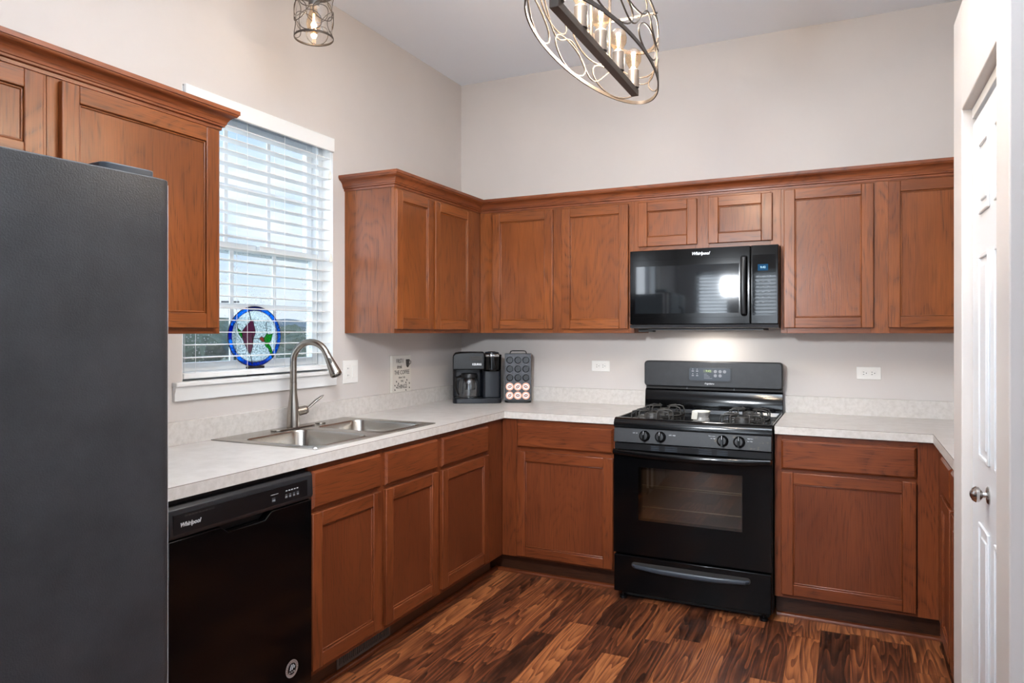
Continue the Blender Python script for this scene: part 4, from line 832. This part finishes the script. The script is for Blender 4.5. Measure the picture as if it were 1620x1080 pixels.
q = MB(); q.lathe([(0.050, 0.195), (0.058, 0.205), (0.060, 0.28), (0.060, 0.285)], 'black', (0.092, -0.065, 0), 28); q.box(0.045, 0.150, -0.05, 0.12, 0.2055, 0.285, 'slate'); q.obj('pod_head', cm)
q = MB(); q.lathe([(0.0605, 0.2855), (0.0615, 0.288), (0.0605, 0.298), (0.052, 0.303), (0.0, 0.303)], 'chrome', (0.092, -0.065, 0), 28, cap=False); q.obj('chrome_lid_ring', cm)
q = MB(); q.lathe([(0.045, 0.3035), (0.044, 0.311), (0.032, 0.314), (0.0, 0.314)], 'slate', (0.092, -0.060, 0), 28, cap=False); q.lathe([(0.026, 0.3145), (0.024, 0.317), (0.0, 0.317)], 'chrome', (0.092, -0.060, 0), 20, cap=False); q.obj('lid_buttons', cm)
text('KEURIG', 'logo', 0.0165, 'txt', cm, (-0.002, -0.1158, 0.238), (PI / 2, 0, 0), depth=0.0004, bold=0.0008)
ca = MB(); ca.lathe([(0.056, 0.0), (0.062, 0.006), (0.064, 0.05), (0.0635, 0.088), (0.059, 0.106), (0.051, 0.118)], 'carafe', (-0.050, -0.068, 0.031), 32, cap=False); cf = ca.obj('carafe', cm)
q = MB(); q.lathe([(0.050, 0.121), (0.053, 0.124), (0.053, 0.142), (0.048, 0.150), (0.0, 0.152)], 'blackm', (-0.050, -0.068, 0.031), 32, cap=False); q.obj('carafe_lid', cf)
q = MB(); q.lathe([(0.0, 0.0005), (0.050, 0.0005)], 'steel', (-0.050, -0.068, 0.0315), 32, cap=False); q.tube([(-0.050 - 0.05, -0.105, 0.165), (-0.13, -0.135, 0.158), (-0.132, -0.138, 0.10), (-0.115, -0.122, 0.055)], [(0.008, 0.006)] * 4, 'blackm', 10); q.obj('carafe_handle', cf)
q = MB(); q.lathe([(0.0, 0.0), (0.058, 0.0), (0.058, 0.0006), (0.0, 0.0006)], 'chrome', (-0.050, -0.068, 0.0304), 28, cap=False); q.obj('warming_plate', cm)
q = MB(); q.tube([(0.39, -0.115, 0.925), (0.41, -0.075, 0.9185), (0.44, -0.055, 0.9185)], 0.003, 'blackm', 8); tag(q.obj('power_cord'), 'short black cord on the counter between the coffee maker and pod rack', 'cord')

# ---- pod rack
PRX, PRY, PRR = 0.487, -0.135, math.radians(22)
pr_ = thing('coffee_pod_rack', 'upright black rack of round pod holes right of the coffee maker', 'pod rack', (PRX, PRY, 0.9145), PRR)
q = MB(); q.prism(rrect(-0.082, 0.082, -0.062, 0.062, 0.03, 6), 'z', 0.0, 0.012, 'blackm'); q.obj('base', pr_, bevel=0.002)
zs = [0.264 - 0.0545 * r - 0.001 for r in range(5)]; xs = [-0.050, 0.0, 0.050]
def holed_panel(mb, x0, x1, z0, z1, y, cs, r, m, mh, depth=0.022):
    nx = 3; nz = 5; cw = (x1 - x0) / 3; bounds = [z1] + [(zs[i] + zs[i + 1]) / 2 for i in range(4)] + [z0]
    for i, cx in enumerate(xs):
        for j, cz in enumerate(zs):
            a0, a1 = x0 + cw * i, x0 + cw * (i + 1); b1, b0 = bounds[j], bounds[j + 1]; n = 24; inn = []; out = []
            for k in range(n):
                a = 2 * PI * k / n + PI / 4; dx_, dz_ = math.cos(a), math.sin(a); inn.append((cx + r * dx_, y, cz + r * dz_)); t_ = []
                if abs(dx_) > 1e-9: t_.append(((a1 if dx_ > 0 else a0) - cx) / dx_)
                if abs(dz_) > 1e-9: t_.append(((b1 if dz_ > 0 else b0) - cz) / dz_)
                t_ = min(t_); out.append([cx + dx_ * t_, y, cz + dz_ * t_])
            for (X, Z) in ((a0, b0), (a0, b1), (a1, b0), (a1, b1)):
                jj = min(range(n), key=lambda q_: (out[q_][0] - X) ** 2 + (out[q_][2] - Z) ** 2); out[jj] = [X, y, Z]
            mb.add(out + inn, [(k, (k + 1) % n, n + (k + 1) % n, n + k) for k in range(n)], m)
            back = [(cx + r * 0.8 * math.cos(2 * PI * k / n + PI / 4), y + depth, cz + r * 0.8 * math.sin(2 * PI * k / n + PI / 4)) for k in range(n)]
            mb.add(inn + back, [(k, (k + 1) % n, n + (k + 1) % n, n + k) for k in range(n)] + [tuple(n + k for k in range(n))], mh)
q = MB(); holed_panel(q, -0.077, 0.077, 0.018, 0.300, -0.052, None, 0.0215, 'rackp', 'rackh'); q.obj('pod_panel', pr_, recalc=False)
q = MB(); q.box(-0.081, -0.0775, -0.053, 0.054, 0.0125, 0.303, 'blackm'); q.box(0.0775, 0.081, -0.053, 0.054, 0.0125, 0.303, 'rackp'); q.box(-0.0775, 0.0775, -0.053, 0.054, 0.3005, 0.303, 'blackm'); q.box(-0.0775, 0.0775, -0.053, 0.054, 0.0125, 0.0175, 'blackm'); q.box(-0.0775, 0.0775, 0.050, 0.054, 0.0175, 0.3, 'blackm')
q.obj('housing', pr_)
q = MB(); q.tube([(-0.052, 0, 0.303), (-0.046, 0, 0.317), (-0.036, 0, 0.320), (0.036, 0, 0.320), (0.046, 0, 0.317), (0.052, 0, 0.303)], 0.003, 'blackm', 8); q.obj('carry_handle', pr_)
def make_pod():
    t_ = thing('coffee_pod', 'x', 'coffee pod')
    q = MB(); m4 = Matrix.Rotation(PI / 2, 4, 'X')
    q.lathe([(0.015, -0.020), (0.0205, -0.001), (0.0245, 0.0002), (0.0245, 0.0016), (0.0, 0.0018)], 'pod', n=28, mtx=m4, cap=False); q.obj('cup', t_)
    q = MB(); q.lathe([(0.0, 0.0019), (0.0175, 0.0019), (0.0175, 0.0021), (0.0, 0.0021)], 'podc', n=28, mtx=m4, cap=False); pp = q.obj('foil_print', t_)
    q = MB(); q.lathe([(0.0, 0.0022), (0.0105, 0.0022), (0.0105, 0.0023), (0.0, 0.0023)], 'podd', n=20, mtx=m4, cap=False, sx=1.25, sy=0.8); q.box(-0.008, 0.008, -0.0016, 0.0016, 0.0023, 0.0025, 'podc', mtx=m4); q.obj('emblem', pp)
    return t_
pod = make_pod(); first = True
cR = Matrix.Translation((PRX, PRY, 0.9145)) @ Matrix.Rotation(PRR, 4, 'Z')
colw = ['left', 'middle', 'right']
for j, rown in ((3, 'upper'), (4, 'bottom')):
    for i in range(3):
        o = pod if first else copy_tree(pod); first = False
        o.location = cR @ Vector((xs[i], -0.0528, zs[j])); o.rotation_euler = (0, 0, PRR)
        tag(o, 'orange-rimmed coffee pod, %s of the three in the %s filled row of the rack' % (colw[i], rown), 'coffee pod', 'coffee pods in the rack')
        for ch in o.children_recursive:
            if ch.name.startswith('foil_print'): ch.rotation_euler = (0, random.uniform(-0.9, 0.9), 0)

# ================================================================== sign, plates
sg = thing('coffee_sign', 'whitewashed wooden coffee sign with black lettering, standing on the backsplash ledge', 'sign', (0.002, -0.7255, 1.0058), LR)
q = MB(); q.box(-0.0945, 0.0945, -0.017, 0.0, 0.0, 0.211, 'sign'); q.obj('board', sg, bevel=0.001)
for (s_, x, z, sz, sx_) in (('FIRST I', -0.022, 0.178, 0.034, 0.72), ('drink', -0.025, 0.145, 0.030, 0.8), ('THE COFFEE', 0.0, 0.112, 0.034, 0.80), ('then I do', 0.0, 0.084, 0.018, 1.0), ('THE', 0.0, 0.062, 0.016, 1.0), ('THINGS', 0.0, 0.030, 0.034, 0.85)):
    text(s_, 'lettering', sz, 'txtb', sg, (x, -0.0176, z), (PI / 2, 0, 0), depth=0.0003, sx=sx_)
q = MB(); q.prism([(0.040, 0.186), (0.078, 0.186), (0.074, 0.150), (0.064, 0.140), (0.054, 0.140), (0.044, 0.150)], 'y', -0.0182, -0.0172, 'txtb'); q.tube([(0.077, -0.0178, 0.180), (0.090, -0.0178, 0.176), (0.089, -0.0178, 0.163), (0.076, -0.0178, 0.156)], 0.0018, 'txtb', 6)
for k in range(3):
    for j in range(3): q.box(0.046 + 0.010 * k, 0.049 + 0.010 * k, -0.0186, -0.0182, 0.152 + 0.011 * j, 0.155 + 0.011 * j, 'sign')
q.obj('mug_picture', sg)
q = MB()
for (x, z) in ((-0.055, 0.062), (-0.035, 0.050), (-0.070, 0.040), (-0.052, 0.028), (-0.070, 0.015), (0.050, 0.066), (0.040, 0.052), (0.076, 0.046), (0.076, 0.020), (0.04, 0.008)): q.lathe([(0.0, 0.0173), (0.0052, 0.0173), (0.0052, 0.018), (0.0, 0.018)], 'txtb', n=12, mtx=Matrix.Translation((x, 0, z)) @ Matrix.Rotation(PI / 2, 4, 'X') @ Matrix.Rotation(0.5, 4, 'Z'), cap=False, sx=0.75)
q.obj('bean_pictures', sg)
def outlet(label, x, z):
    t_ = thing('wall_outlet', label, 'outlet', (x, -0.0005, z), 0)
    q = MB(); q.box(-0.0575, 0.0575, -0.005, 0, -0.0325, 0.0325, 'plate'); q.obj('cover_plate', t_, bevel=0.002)
    for sx in (-0.0195, 0.0195):
        q = MB(); q.lathe([(0.0, 0), (0.0165, 0), (0.0160, 0.0012), (0.0, 0.0012)], 'plate', n=28, mtx=Matrix.Translation((sx, -0.0052, 0)) @ Matrix.Rotation(PI / 2, 4, 'X'), cap=False); r_ = q.obj('receptacle', t_)
        q = MB(); q.box(sx - 0.008, sx - 0.001, -0.0068, -0.0063, 0.0045, 0.007, 'slot'); q.box(sx - 0.008, sx - 0.001, -0.0068, -0.0063, -0.0075, -0.0048, 'slot'); q.box(sx + 0.006, sx + 0.010, -0.0068, -0.0063, -0.0022, 0.0022, 'slot'); q.obj('slots', r_)
outlet('horizontal white wall outlet between the coffee pod rack and the range', 0.9835, 1.144); outlet('horizontal white wall outlet to the right of the range', 2.4495, 1.1365)
sw = thing('switch_plate', 'double white plate with outlet and switch beside the window sill', 'switch', (0.0005, -1.173, 1.145), LR)
q = MB(); q.box(-0.060, 0.060, -0.005, 0, -0.060, 0.060, 'plate'); q.obj('cover_plate', sw, bevel=0.002)
q = MB(); q.box(-0.040, -0.008, -0.0075, -0.0052, -0.034, 0.034, 'plate'); o = q.obj('receptacle', sw, bevel=0.001)
q = MB()
for z in (-0.018, 0.018): q.box(-0.030, -0.027, -0.0080, -0.0076, z - 0.004, z + 0.004, 'slot'); q.box(-0.020, -0.018, -0.0080, -0.0076, z - 0.003, z + 0.003, 'txtd')
q.obj('slots', o)
q = MB(); q.prism([(-0.0052, -0.033), (-0.0068, -0.033), (-0.0100, 0.033), (-0.0052, 0.033)], 'x', 0.010, 0.040, 'plate'); q.obj('rocker_switch', sw, bevel=0.001)

# ================================================================== blind
bl = thing('window_blind', 'white faux-wood horizontal blind hanging open in the kitchen window', 'blind', (0, (WY0 + WY1) / 2, WZ1), 0)
hw = (WY1 - WY0) / 2 - 0.006; h0 = -WZ1
q = MB(); q.box(-0.002, 0.016, -hw - 0.0, hw, -0.068, 0.002, 'blind'); q.box(-0.03, -0.002, hw - 0.01, hw, -0.066, -0.004, 'blind'); q.box(-0.03, -0.002, -hw, -hw + 0.01, -0.066, -0.004, 'blind'); q.obj('valance', bl, bevel=0.003)
q = MB(); q.box(-0.058, -0.012, -hw + 0.012, hw - 0.012, -0.048, -0.003, 'hinge'); q.obj('head_rail', bl)
q = MB(); zt = 2.222 - WZ1; zb_ = 1.178; ns = 20
for k in range(ns):
    z = zt - 0.0512 * k
    if z + WZ1 < 1.215: break
    q.box(-0.062, -0.002, -hw + 0.006, hw - 0.012, z - 0.0015, z + 0.0015, 'blind', mtx=None)
q.obj('slats', bl, bevel=0.0)
q = MB(); q.box(-0.060, -0.006, -hw + 0.008, hw - 0.012, 1.166 - WZ1, 1.188 - WZ1, 'blind'); q.obj('bottom_rail', bl, bevel=0.003)
yc_ = (WY0 + WY1) / 2
for y in (-2.14, -1.87, -1.645, -1.43):
    q = MB()
    for x in (-0.001, -0.0635): q.tube([(x, y - yc_, -0.05), (x, y - yc_, 1.188 - WZ1)], 0.0009, 'blind', 6)
    q.obj('ladder_cord', bl)
for (y, z0) in ((-1.338, 2.16), (-1.332, 1.745)):
    q = MB(); q.tube([(0.006, y - yc_, -0.05), (0.006, y - yc_, z0 - WZ1)], 0.0009, 'blind', 6); o = q.obj('pull_cord', bl)
    q = MB(); q.lathe([(0.002, 0.0), (0.004, -0.004), (0.0085, -0.03), (0.0075, -0.042), (0.0, -0.043)], 'cream', (0.006, y - yc_, z0 - WZ1), 12, cap=False); q.obj('tassel', o)

# ================================================================== stained glass
sc_ = thing('stained_glass_panel', 'oval stained glass with blue border, plum flower and green hummingbird on the window sill', 'stained glass', (-0.0705, -1.757, WZ0 + 0.0185 + 0.001), 0)
A_, B_ = 0.158, 0.136; zc_ = B_ + 0.038
def sg2(X, Y, depth=0.0): return (((X - 510) / 390.0) * A_, zc_ + ((570 - Y) / 435.0) * B_)
def sgp(name, pts, m, parent, x0, x1):
    q = MB(); q.prism([sg2(*p) for p in pts], 'x', x0, x1, m); return q.obj(name, parent, smooth=False)
def ell(s, n=48, a0=0, a1=2 * PI): return [(s * A_ * math.cos(a0 + (a1 - a0) * k / n), zc_ + s * B_ * math.sin(a0 + (a1 - a0) * k / n)) for k in range(n + (0 if a1 - a0 >= 2 * PI - 1e-6 else 1))]
q = MB(); q.prism(ell(0.855), 'x', -0.0015, 0.0015, 'wglass'); q.obj('clear_background', sc_, smooth=False)
cuts = [math.radians(a) for a in (5, 30, 52, 75, 105, 135, 158, 185, 215, 240, 262, 290, 320, 345, 365)]
for k in range(len(cuts) - 1):
    o_, i_ = ell(0.985, 6, cuts[k], cuts[k + 1]), ell(0.865, 6, cuts[k], cuts[k + 1])
    q = MB(); q.prism(o_ + i_[::-1], 'x', -0.002, 0.002, 'dblue' if k in (3, 6) else 'bglass'); q.obj('border_glass', sc_, smooth=False)
q = MB()
for s in (0.99, 0.862): q.tube([(0, a, b) for a, b in ell(s, 64)], 0.0022 if s > 0.9 else 0.0016, 'lead', 8, closed=True)
for cpt in cuts[:-1]: q.tube([(0.0, 0.862 * A_ * math.cos(cpt), zc_ + 0.862 * B_ * math.sin(cpt)), (0.0, 0.99 * A_ * math.cos(cpt), zc_ + 0.99 * B_ * math.sin(cpt))], 0.0014, 'lead', 6)
def leadline(pts, r=0.0014, closed=False): q.tube([(0.0025, *sg2(*p)) for p in pts], r, 'lead', 6, closed=closed)
FL = [(440, 330), (480, 350), (482, 400), (505, 480), (500, 540), (475, 600), (470, 680), (455, 760), (435, 812), (415, 812), (350, 680), (320, 600), (318, 490), (370, 420), (420, 370)]
LF = [(250, 455), (300, 490), (315, 520), (310, 600), (262, 520)]
B1 = [(680, 525), (700, 545), (770, 530), (740, 640), (700, 672), (645, 655), (632, 600)]; B2 = [(640, 672), (700, 676), (740, 730), (780, 860), (770, 895), (740, 845), (700, 750), (660, 720)]; B3 = [(560, 600), (600, 573), (632, 600), (640, 650), (620, 655), (580, 625)]
for p in (FL, LF, B1, B2, B3): leadline(p, closed=True)
leadline([(415, 215), (430, 280), (440, 330)], 0.0022); leadline([(430, 812), (445, 880), (462, 970)], 0.002); leadline([(238, 362), (245, 410), (252, 455)], 0.0018); leadline([(485, 603), (560, 602)], 0.0018); leadline([(705, 325), (670, 380), (665, 430), (678, 500)], 0.0016); leadline([(455, 560), (470, 680), (458, 480)], 0.0012); leadline([(320, 560), (380, 600), (430, 660)], 0.001)
q.obj('lead_lines', sc_)
sgp('flower_petals', FL, 'pglass', sc_, 0.0016, 0.0024); sgp('leaf', LF, 'gglass', sc_, 0.0016, 0.0024); sgp('bird_wing', B1, 'gglass', sc_, 0.0016, 0.0024); sgp('bird_tail', B2, 'gglass', sc_, 0.0016, 0.0024); sgp('bird_head', B3, 'rglass', sc_, 0.0016, 0.0024)
q = MB(); q.box(-0.006, 0.006, -0.05, 0.05, 0.0, 0.040, 'lead'); q.obj('stand', sc_)

# ================================================================== lamps
AMB = (1.0, 0.95, 0.88)
def bulb_parts(parent, x, y, z, r, h, pear=False, power=4.0, wx0=0, wy0=0, wz0=0):
    q = MB()
    if pear: q.lathe([(0.013, 0.0), (0.014, -0.012), (r, -0.062), (r * 1.02, -0.078), (r * 0.8, -0.100), (r * 0.35, -0.114), (0.0, -0.116)], 'bulb', (x, y, z), 24, cap=False)
    else: q.lathe([(0.013, 0.0), (0.015, 0.008), (r * 0.93, 0.026), (r, 0.042), (r * 0.85, 0.060), (r * 0.45, 0.070), (0.0, 0.072)], 'bulb', (x, y, z), 24, cap=False)
    b = q.obj('bulb', parent)
    q = MB(); sg_ = -1 if pear else 1; L0, L1 = (0.03, 0.095) if pear else (0.015, 0.055)
    for k in range(6):
        a = PI * k / 3; q.tube([(x + 0.003 * math.cos(a), y + 0.003 * math.sin(a), z + sg_ * L0), (x + 0.007 * math.cos(a + 0.5), y + 0.007 * math.sin(a + 0.5), z + sg_ * L1)], 0.0007, 'filament', 5)
    q.tube([(x, y, z), (x, y, z + sg_ * L0)], 0.0025, 'clear', 6); q.obj('filament', b)
    point('bulb_light', (wx0 + x, wy0 + y, wz0 + z + sg_ * (L0 + L1) / 2), power, AMB, 0.012)
CX, CY, CZL = 1.703, -2.167, 2.153
ch = thing('linear_chandelier', 'oval openwork bronze chandelier with clear bulbs on a bar, hanging over the kitchen', 'chandelier', (CX, CY, CZL), 0)
RA, RB, HH = 0.128, 0.463, 0.185
def oval(t_, s=1.0): return (s * RA * math.cos(t_), s * RB * math.sin(t_))
# arc-length table for even pattern
TT = [2 * PI * k / 720 for k in range(721)]; SS = [0.0]
for k in range(720):
    a, b = oval(TT[k]), oval(TT[k + 1]); SS.append(SS[-1] + math.hypot(b[0] - a[0], b[1] - a[1]))
PER = SS[-1]
def at_s(s):
    s = s % PER; lo_, hi_ = 0, 720
    while hi_ - lo_ > 1:
        mid_ = (lo_ + hi_) // 2
        if SS[mid_] <= s: lo_ = mid_
        else: hi_ = mid_
    f_ = (s - SS[lo_]) / max(1e-9, SS[hi_] - SS[lo_]); return oval(TT[lo_] + (TT[hi_] - TT[lo_]) * f_)
def ring_band(mb, z0, z1, t_, m):
    n = 96; vs = []
    for k in range(n):
        a = 2 * PI * k / n; o_ = oval(a); nx, ny = math.cos(a) / RA, math.sin(a) / RB; l_ = math.hypot(nx, ny); nx, ny = nx / l_, ny / l_
        vs += [(o_[0], o_[1], z0), (o_[0], o_[1], z1), (o_[0] - nx * t_, o_[1] - ny * t_, z1), (o_[0] - nx * t_, o_[1] - ny * t_, z0)]
    mb.add(vs, [(k * 4 + a, ((k + 1) % n) * 4 + a, ((k + 1) % n) * 4 + (a + 1) % 4, k * 4 + (a + 1) % 4) for k in range(n) for a in range(4)], m)
q = MB(); ring_band(q, 0.0, 0.011, 0.004, 'bronze'); q.obj('bottom_ring', ch)
q = MB(); ring_band(q, HH - 0.011, HH, 0.004, 'bronze'); q.obj('top_ring', ch)
q = MB(); NW = 7
def surf(s, z): p = at_s(s); return (p[0] * 0.985, p[1] * 0.985, z)
for k in range(NW):
    for r in range(2):
        s0 = PER * (k + 0.5 * r + 0.25) / NW; zc = 0.052 if r == 0 else 0.133; aw, ah = PER / NW * 0.40, 0.043
        q.tube([surf(s0 + aw * math.cos(a) + 0.022 * math.sin(a), zc + ah * math.sin(a)) for a in [2 * PI * i / 28 for i in range(28)]], 0.0026, 'bronze', 6, closed=True)
q.tube([surf(PER * i / 240.0, HH / 2 + 0.03 * math.sin(2 * PI * NW * i / 240.0 + 0.6) + 0.035 * math.sin(2 * PI * 2 * i / 240.0)) for i in range(240)], 0.0024, 'bronze', 6, closed=True)
q.obj('openwork_cage', ch)
q = MB(); q.box(-0.012, 0.012, -0.366, 0.366, -0.002, 0.020, 'bronze'); q.obj('lamp_bar', ch, bevel=0.001)
q = MB()
for y in (-0.17, 0.17): q.tube([(-RA + 0.003, y, HH - 0.006), (RA - 0.003, y, HH - 0.006)], 0.004, 'bronze', 8)
q.obj('cross_rods', ch)
for y in (-0.085, 0.085):
    q = MB(); q.tube([(0, y, 0.020), (0, y, CZ - CZL - 0.025)], 0.0045, 'bronze', 10); q.obj('suspension_rod', ch)
q = MB(); q.box(-0.06, 0.06, -0.16, 0.16, CZ - CZL - 0.025, CZ - CZL - 0.0005, 'bronze'); q.obj('canopy', ch, bevel=0.003)
for k in range(5):
    y = -0.344 + 0.172 * k
    q = MB(); q.lathe([(0.0185, 0.0205), (0.0185, 0.078), (0.0165, 0.080), (0.0, 0.080)], 'socket', (0, y, 0), 24); q.obj('socket', ch)
    bulb_parts(ch, 0, y, 0.0805, 0.027, 0.07, power=10.5, wx0=CX, wy0=CY, wz0=CZL)
# pendant
PXX, PYY, PZZ = 0.355, -1.855, 2.566
pd = thing('pendant_lamp', 'small round openwork bronze pendant lamp with glass cylinder near the window wall', 'pendant lamp', (PXX, PYY, PZZ), 0)
PR = 0.0785; PH = 0.19
def cring(z, r, w=0.009): 
    q = MB(); q.lathe([(r, z), (r, z + w), (r - 0.003, z + w), (r - 0.003, z)], 'bronze', n=40, cap=False); q.add([], [], 'bronze'); return q
q = MB(); q.tube([(PR * math.cos(a), PR * math.sin(a), 0.005) for a in [2 * PI * i / 40 for i in range(40)]], [(0.005, 0.002)] * 40, 'bronze', 8, closed=True, flat=(0, 0, 1)); q.obj('bottom_ring', pd)
q = MB(); q.tube([(PR * math.cos(a), PR * math.sin(a), PH) for a in [2 * PI * i / 40 for i in range(40)]], [(0.005, 0.002)] * 40, 'bronze', 8, closed=True, flat=(0, 0, 1)); q.obj('top_ring', pd)
q = MB()
for r in range(3):
    for k in range(4):
        a0 = 2 * PI * (k + 0.5 * (r % 2)) / 4 + 0.5; zc = 0.048 + 0.047 * r
        q.tube([(PR * math.cos(a0 + 0.62 * math.cos(a)), PR * math.sin(a0 + 0.62 * math.cos(a)), zc + 0.040 * math.sin(a)) for a in [2 * PI * i / 28 for i in range(28)]], 0.0018, 'bronze', 6, closed=True)
q.obj('openwork_cage', pd)
q = MB(); q.lathe([(PR - 0.006, 0.004), (PR - 0.006, PH - 0.004)], 'clear', n=40, cap=False); q.obj('glass_cylinder', pd)
q = MB(); q.lathe([(0.0, PH), (PR - 0.004, PH), (PR - 0.004, PH + 0.004), (0.0, PH + 0.004)], 'bronze', n=32, cap=False); q.lathe([(0.022, PH - 0.055), (0.022, PH - 0.001)], 'socket', n=20); q.obj('socket_cap', pd)
q = MB(); q.tube([(0, 0, PH + 0.004), (0, 0, CZ - PZZ - 0.02)], 0.005, 'bronze', 10); q.lathe([(0.06, CZ - PZZ - 0.02), (0.06, CZ - PZZ - 0.0005)], 'bronze', n=28); q.obj('stem', pd)
bulb_parts(pd, 0, 0, PH - 0.055, 0.030, 0.11, pear=True, power=1.2, wx0=PXX, wy0=PYY, wz0=PZZ)

# ================================================================== outdoors
g = MB(); g.add([(-400, -60, -0.6), (-0.4, -60, -0.6), (-0.4, 400, -0.6), (-400, 400, -0.6)], [(0, 1, 2, 3)], 'grass'); struct(g.obj('ground', smooth=False))
def ridge(name, dist, h, amp, m, n=120, a0=100, a1=175, seed=1, thick=18):
    rnd = random.Random(seed); q = MB(); vs = []; ph = [rnd.uniform(0, 6.28) for _ in range(8)]
    for k in range(n + 1):
        a = math.radians(a0 + (a1 - a0) * k / n); hh = h + amp * sum(math.sin(ph[j] + k * 0.11 * (j + 1) ** 1.25) / (j + 1) ** 0.7 for j in range(8)) * 0.4
        for (dd, z) in ((0, -0.6), (0.2, hh * 0.6), (thick * 0.35, hh), (thick, -0.6)): vs.append((2.4 + (dist + dd) * math.cos(a), -4.1 + (dist + dd) * math.sin(a), z))
    fs = [(k * 4 + a, (k + 1) * 4 + a, (k + 1) * 4 + a + 1, k * 4 + a + 1) for k in range(n) for a in range(3)]
    q.add(vs, fs, m); return q.obj(name)
o = ridge('hills', 260, 4.6, 1.6, 'far', seed=4); struct(o)
def tree(label, ang, dist, h, w_, seed):
    rnd = random.Random(seed); a = math.radians(ang); t_ = thing('tree', label, 'tree', (2.4 + dist * math.cos(a), -4.1 + dist * math.sin(a), -0.6), 0, 'trees beyond the window')
    q = MB(); q.tube([(0, 0, 0), (0.05, 0, h * 0.3), (0, 0.03, h * 0.55)], [0.14, 0.11, 0.07], 'pole', 8); q.obj('trunk', t_)
    bm = bmesh.new()
    for k in range(9):
        m4 = Matrix.Translation((rnd.uniform(-0.5, 0.5) * w_, rnd.uniform(-0.5, 0.5) * w_, h * rnd.uniform(0.35, 0.8))) @ Matrix.Diagonal((w_ * rnd.uniform(0.28, 0.42), w_ * rnd.uniform(0.28, 0.42), h * rnd.uniform(0.17, 0.24), 1))
        bmesh.ops.create_icosphere(bm, subdivisions=3, radius=1, matrix=m4)
    for v in bm.verts: v.co += Vector((rnd.uniform(-1, 1), rnd.uniform(-1, 1), rnd.uniform(-1, 1))) * 0.07 * w_ * 0.6
    me = bpy.data.meshes.new('crown'); bm.to_mesh(me); bm.free(); me.materials.append(M['leaf']); o = bpy.data.objects.new('crown', me); COL.objects.link(o); o.parent = t_
tree('bushy green tree outside the kitchen window, behind the left side of the lower sash', 146.5, 26, 3.1, 4.6, 1)
tree('low green tree outside the window, behind the stained glass', 138.5, 38, 2.6, 5.0, 2)
tree('rounded green tree outside the window, seen just left of the faucet arch', 133.5, 30, 2.1, 4.2, 3)
tree('small dark tree at the far left of the window view, beneath the wall cabinet', 153.5, 17, 2.7, 2.8, 5)
q = MB(); a = math.radians(137.3); q.tube([(2.4 + 90 * math.cos(a), -4.1 + 90 * math.sin(a), -0.6), (2.4 + 90 * math.cos(a), -4.1 + 90 * math.sin(a), 5.4)], 0.18, 'pole', 8); q.tube([(1.6 + 90 * math.cos(a), -4.1 + 90 * math.sin(a) - 0.6, 4.9), (3.2 + 90 * math.cos(a), -4.1 + 90 * math.sin(a) + 0.6, 4.9)], 0.1, 'pole', 6)
tag(q.obj('utility_pole'), 'thin distant utility pole seen above the stained glass', 'pole')
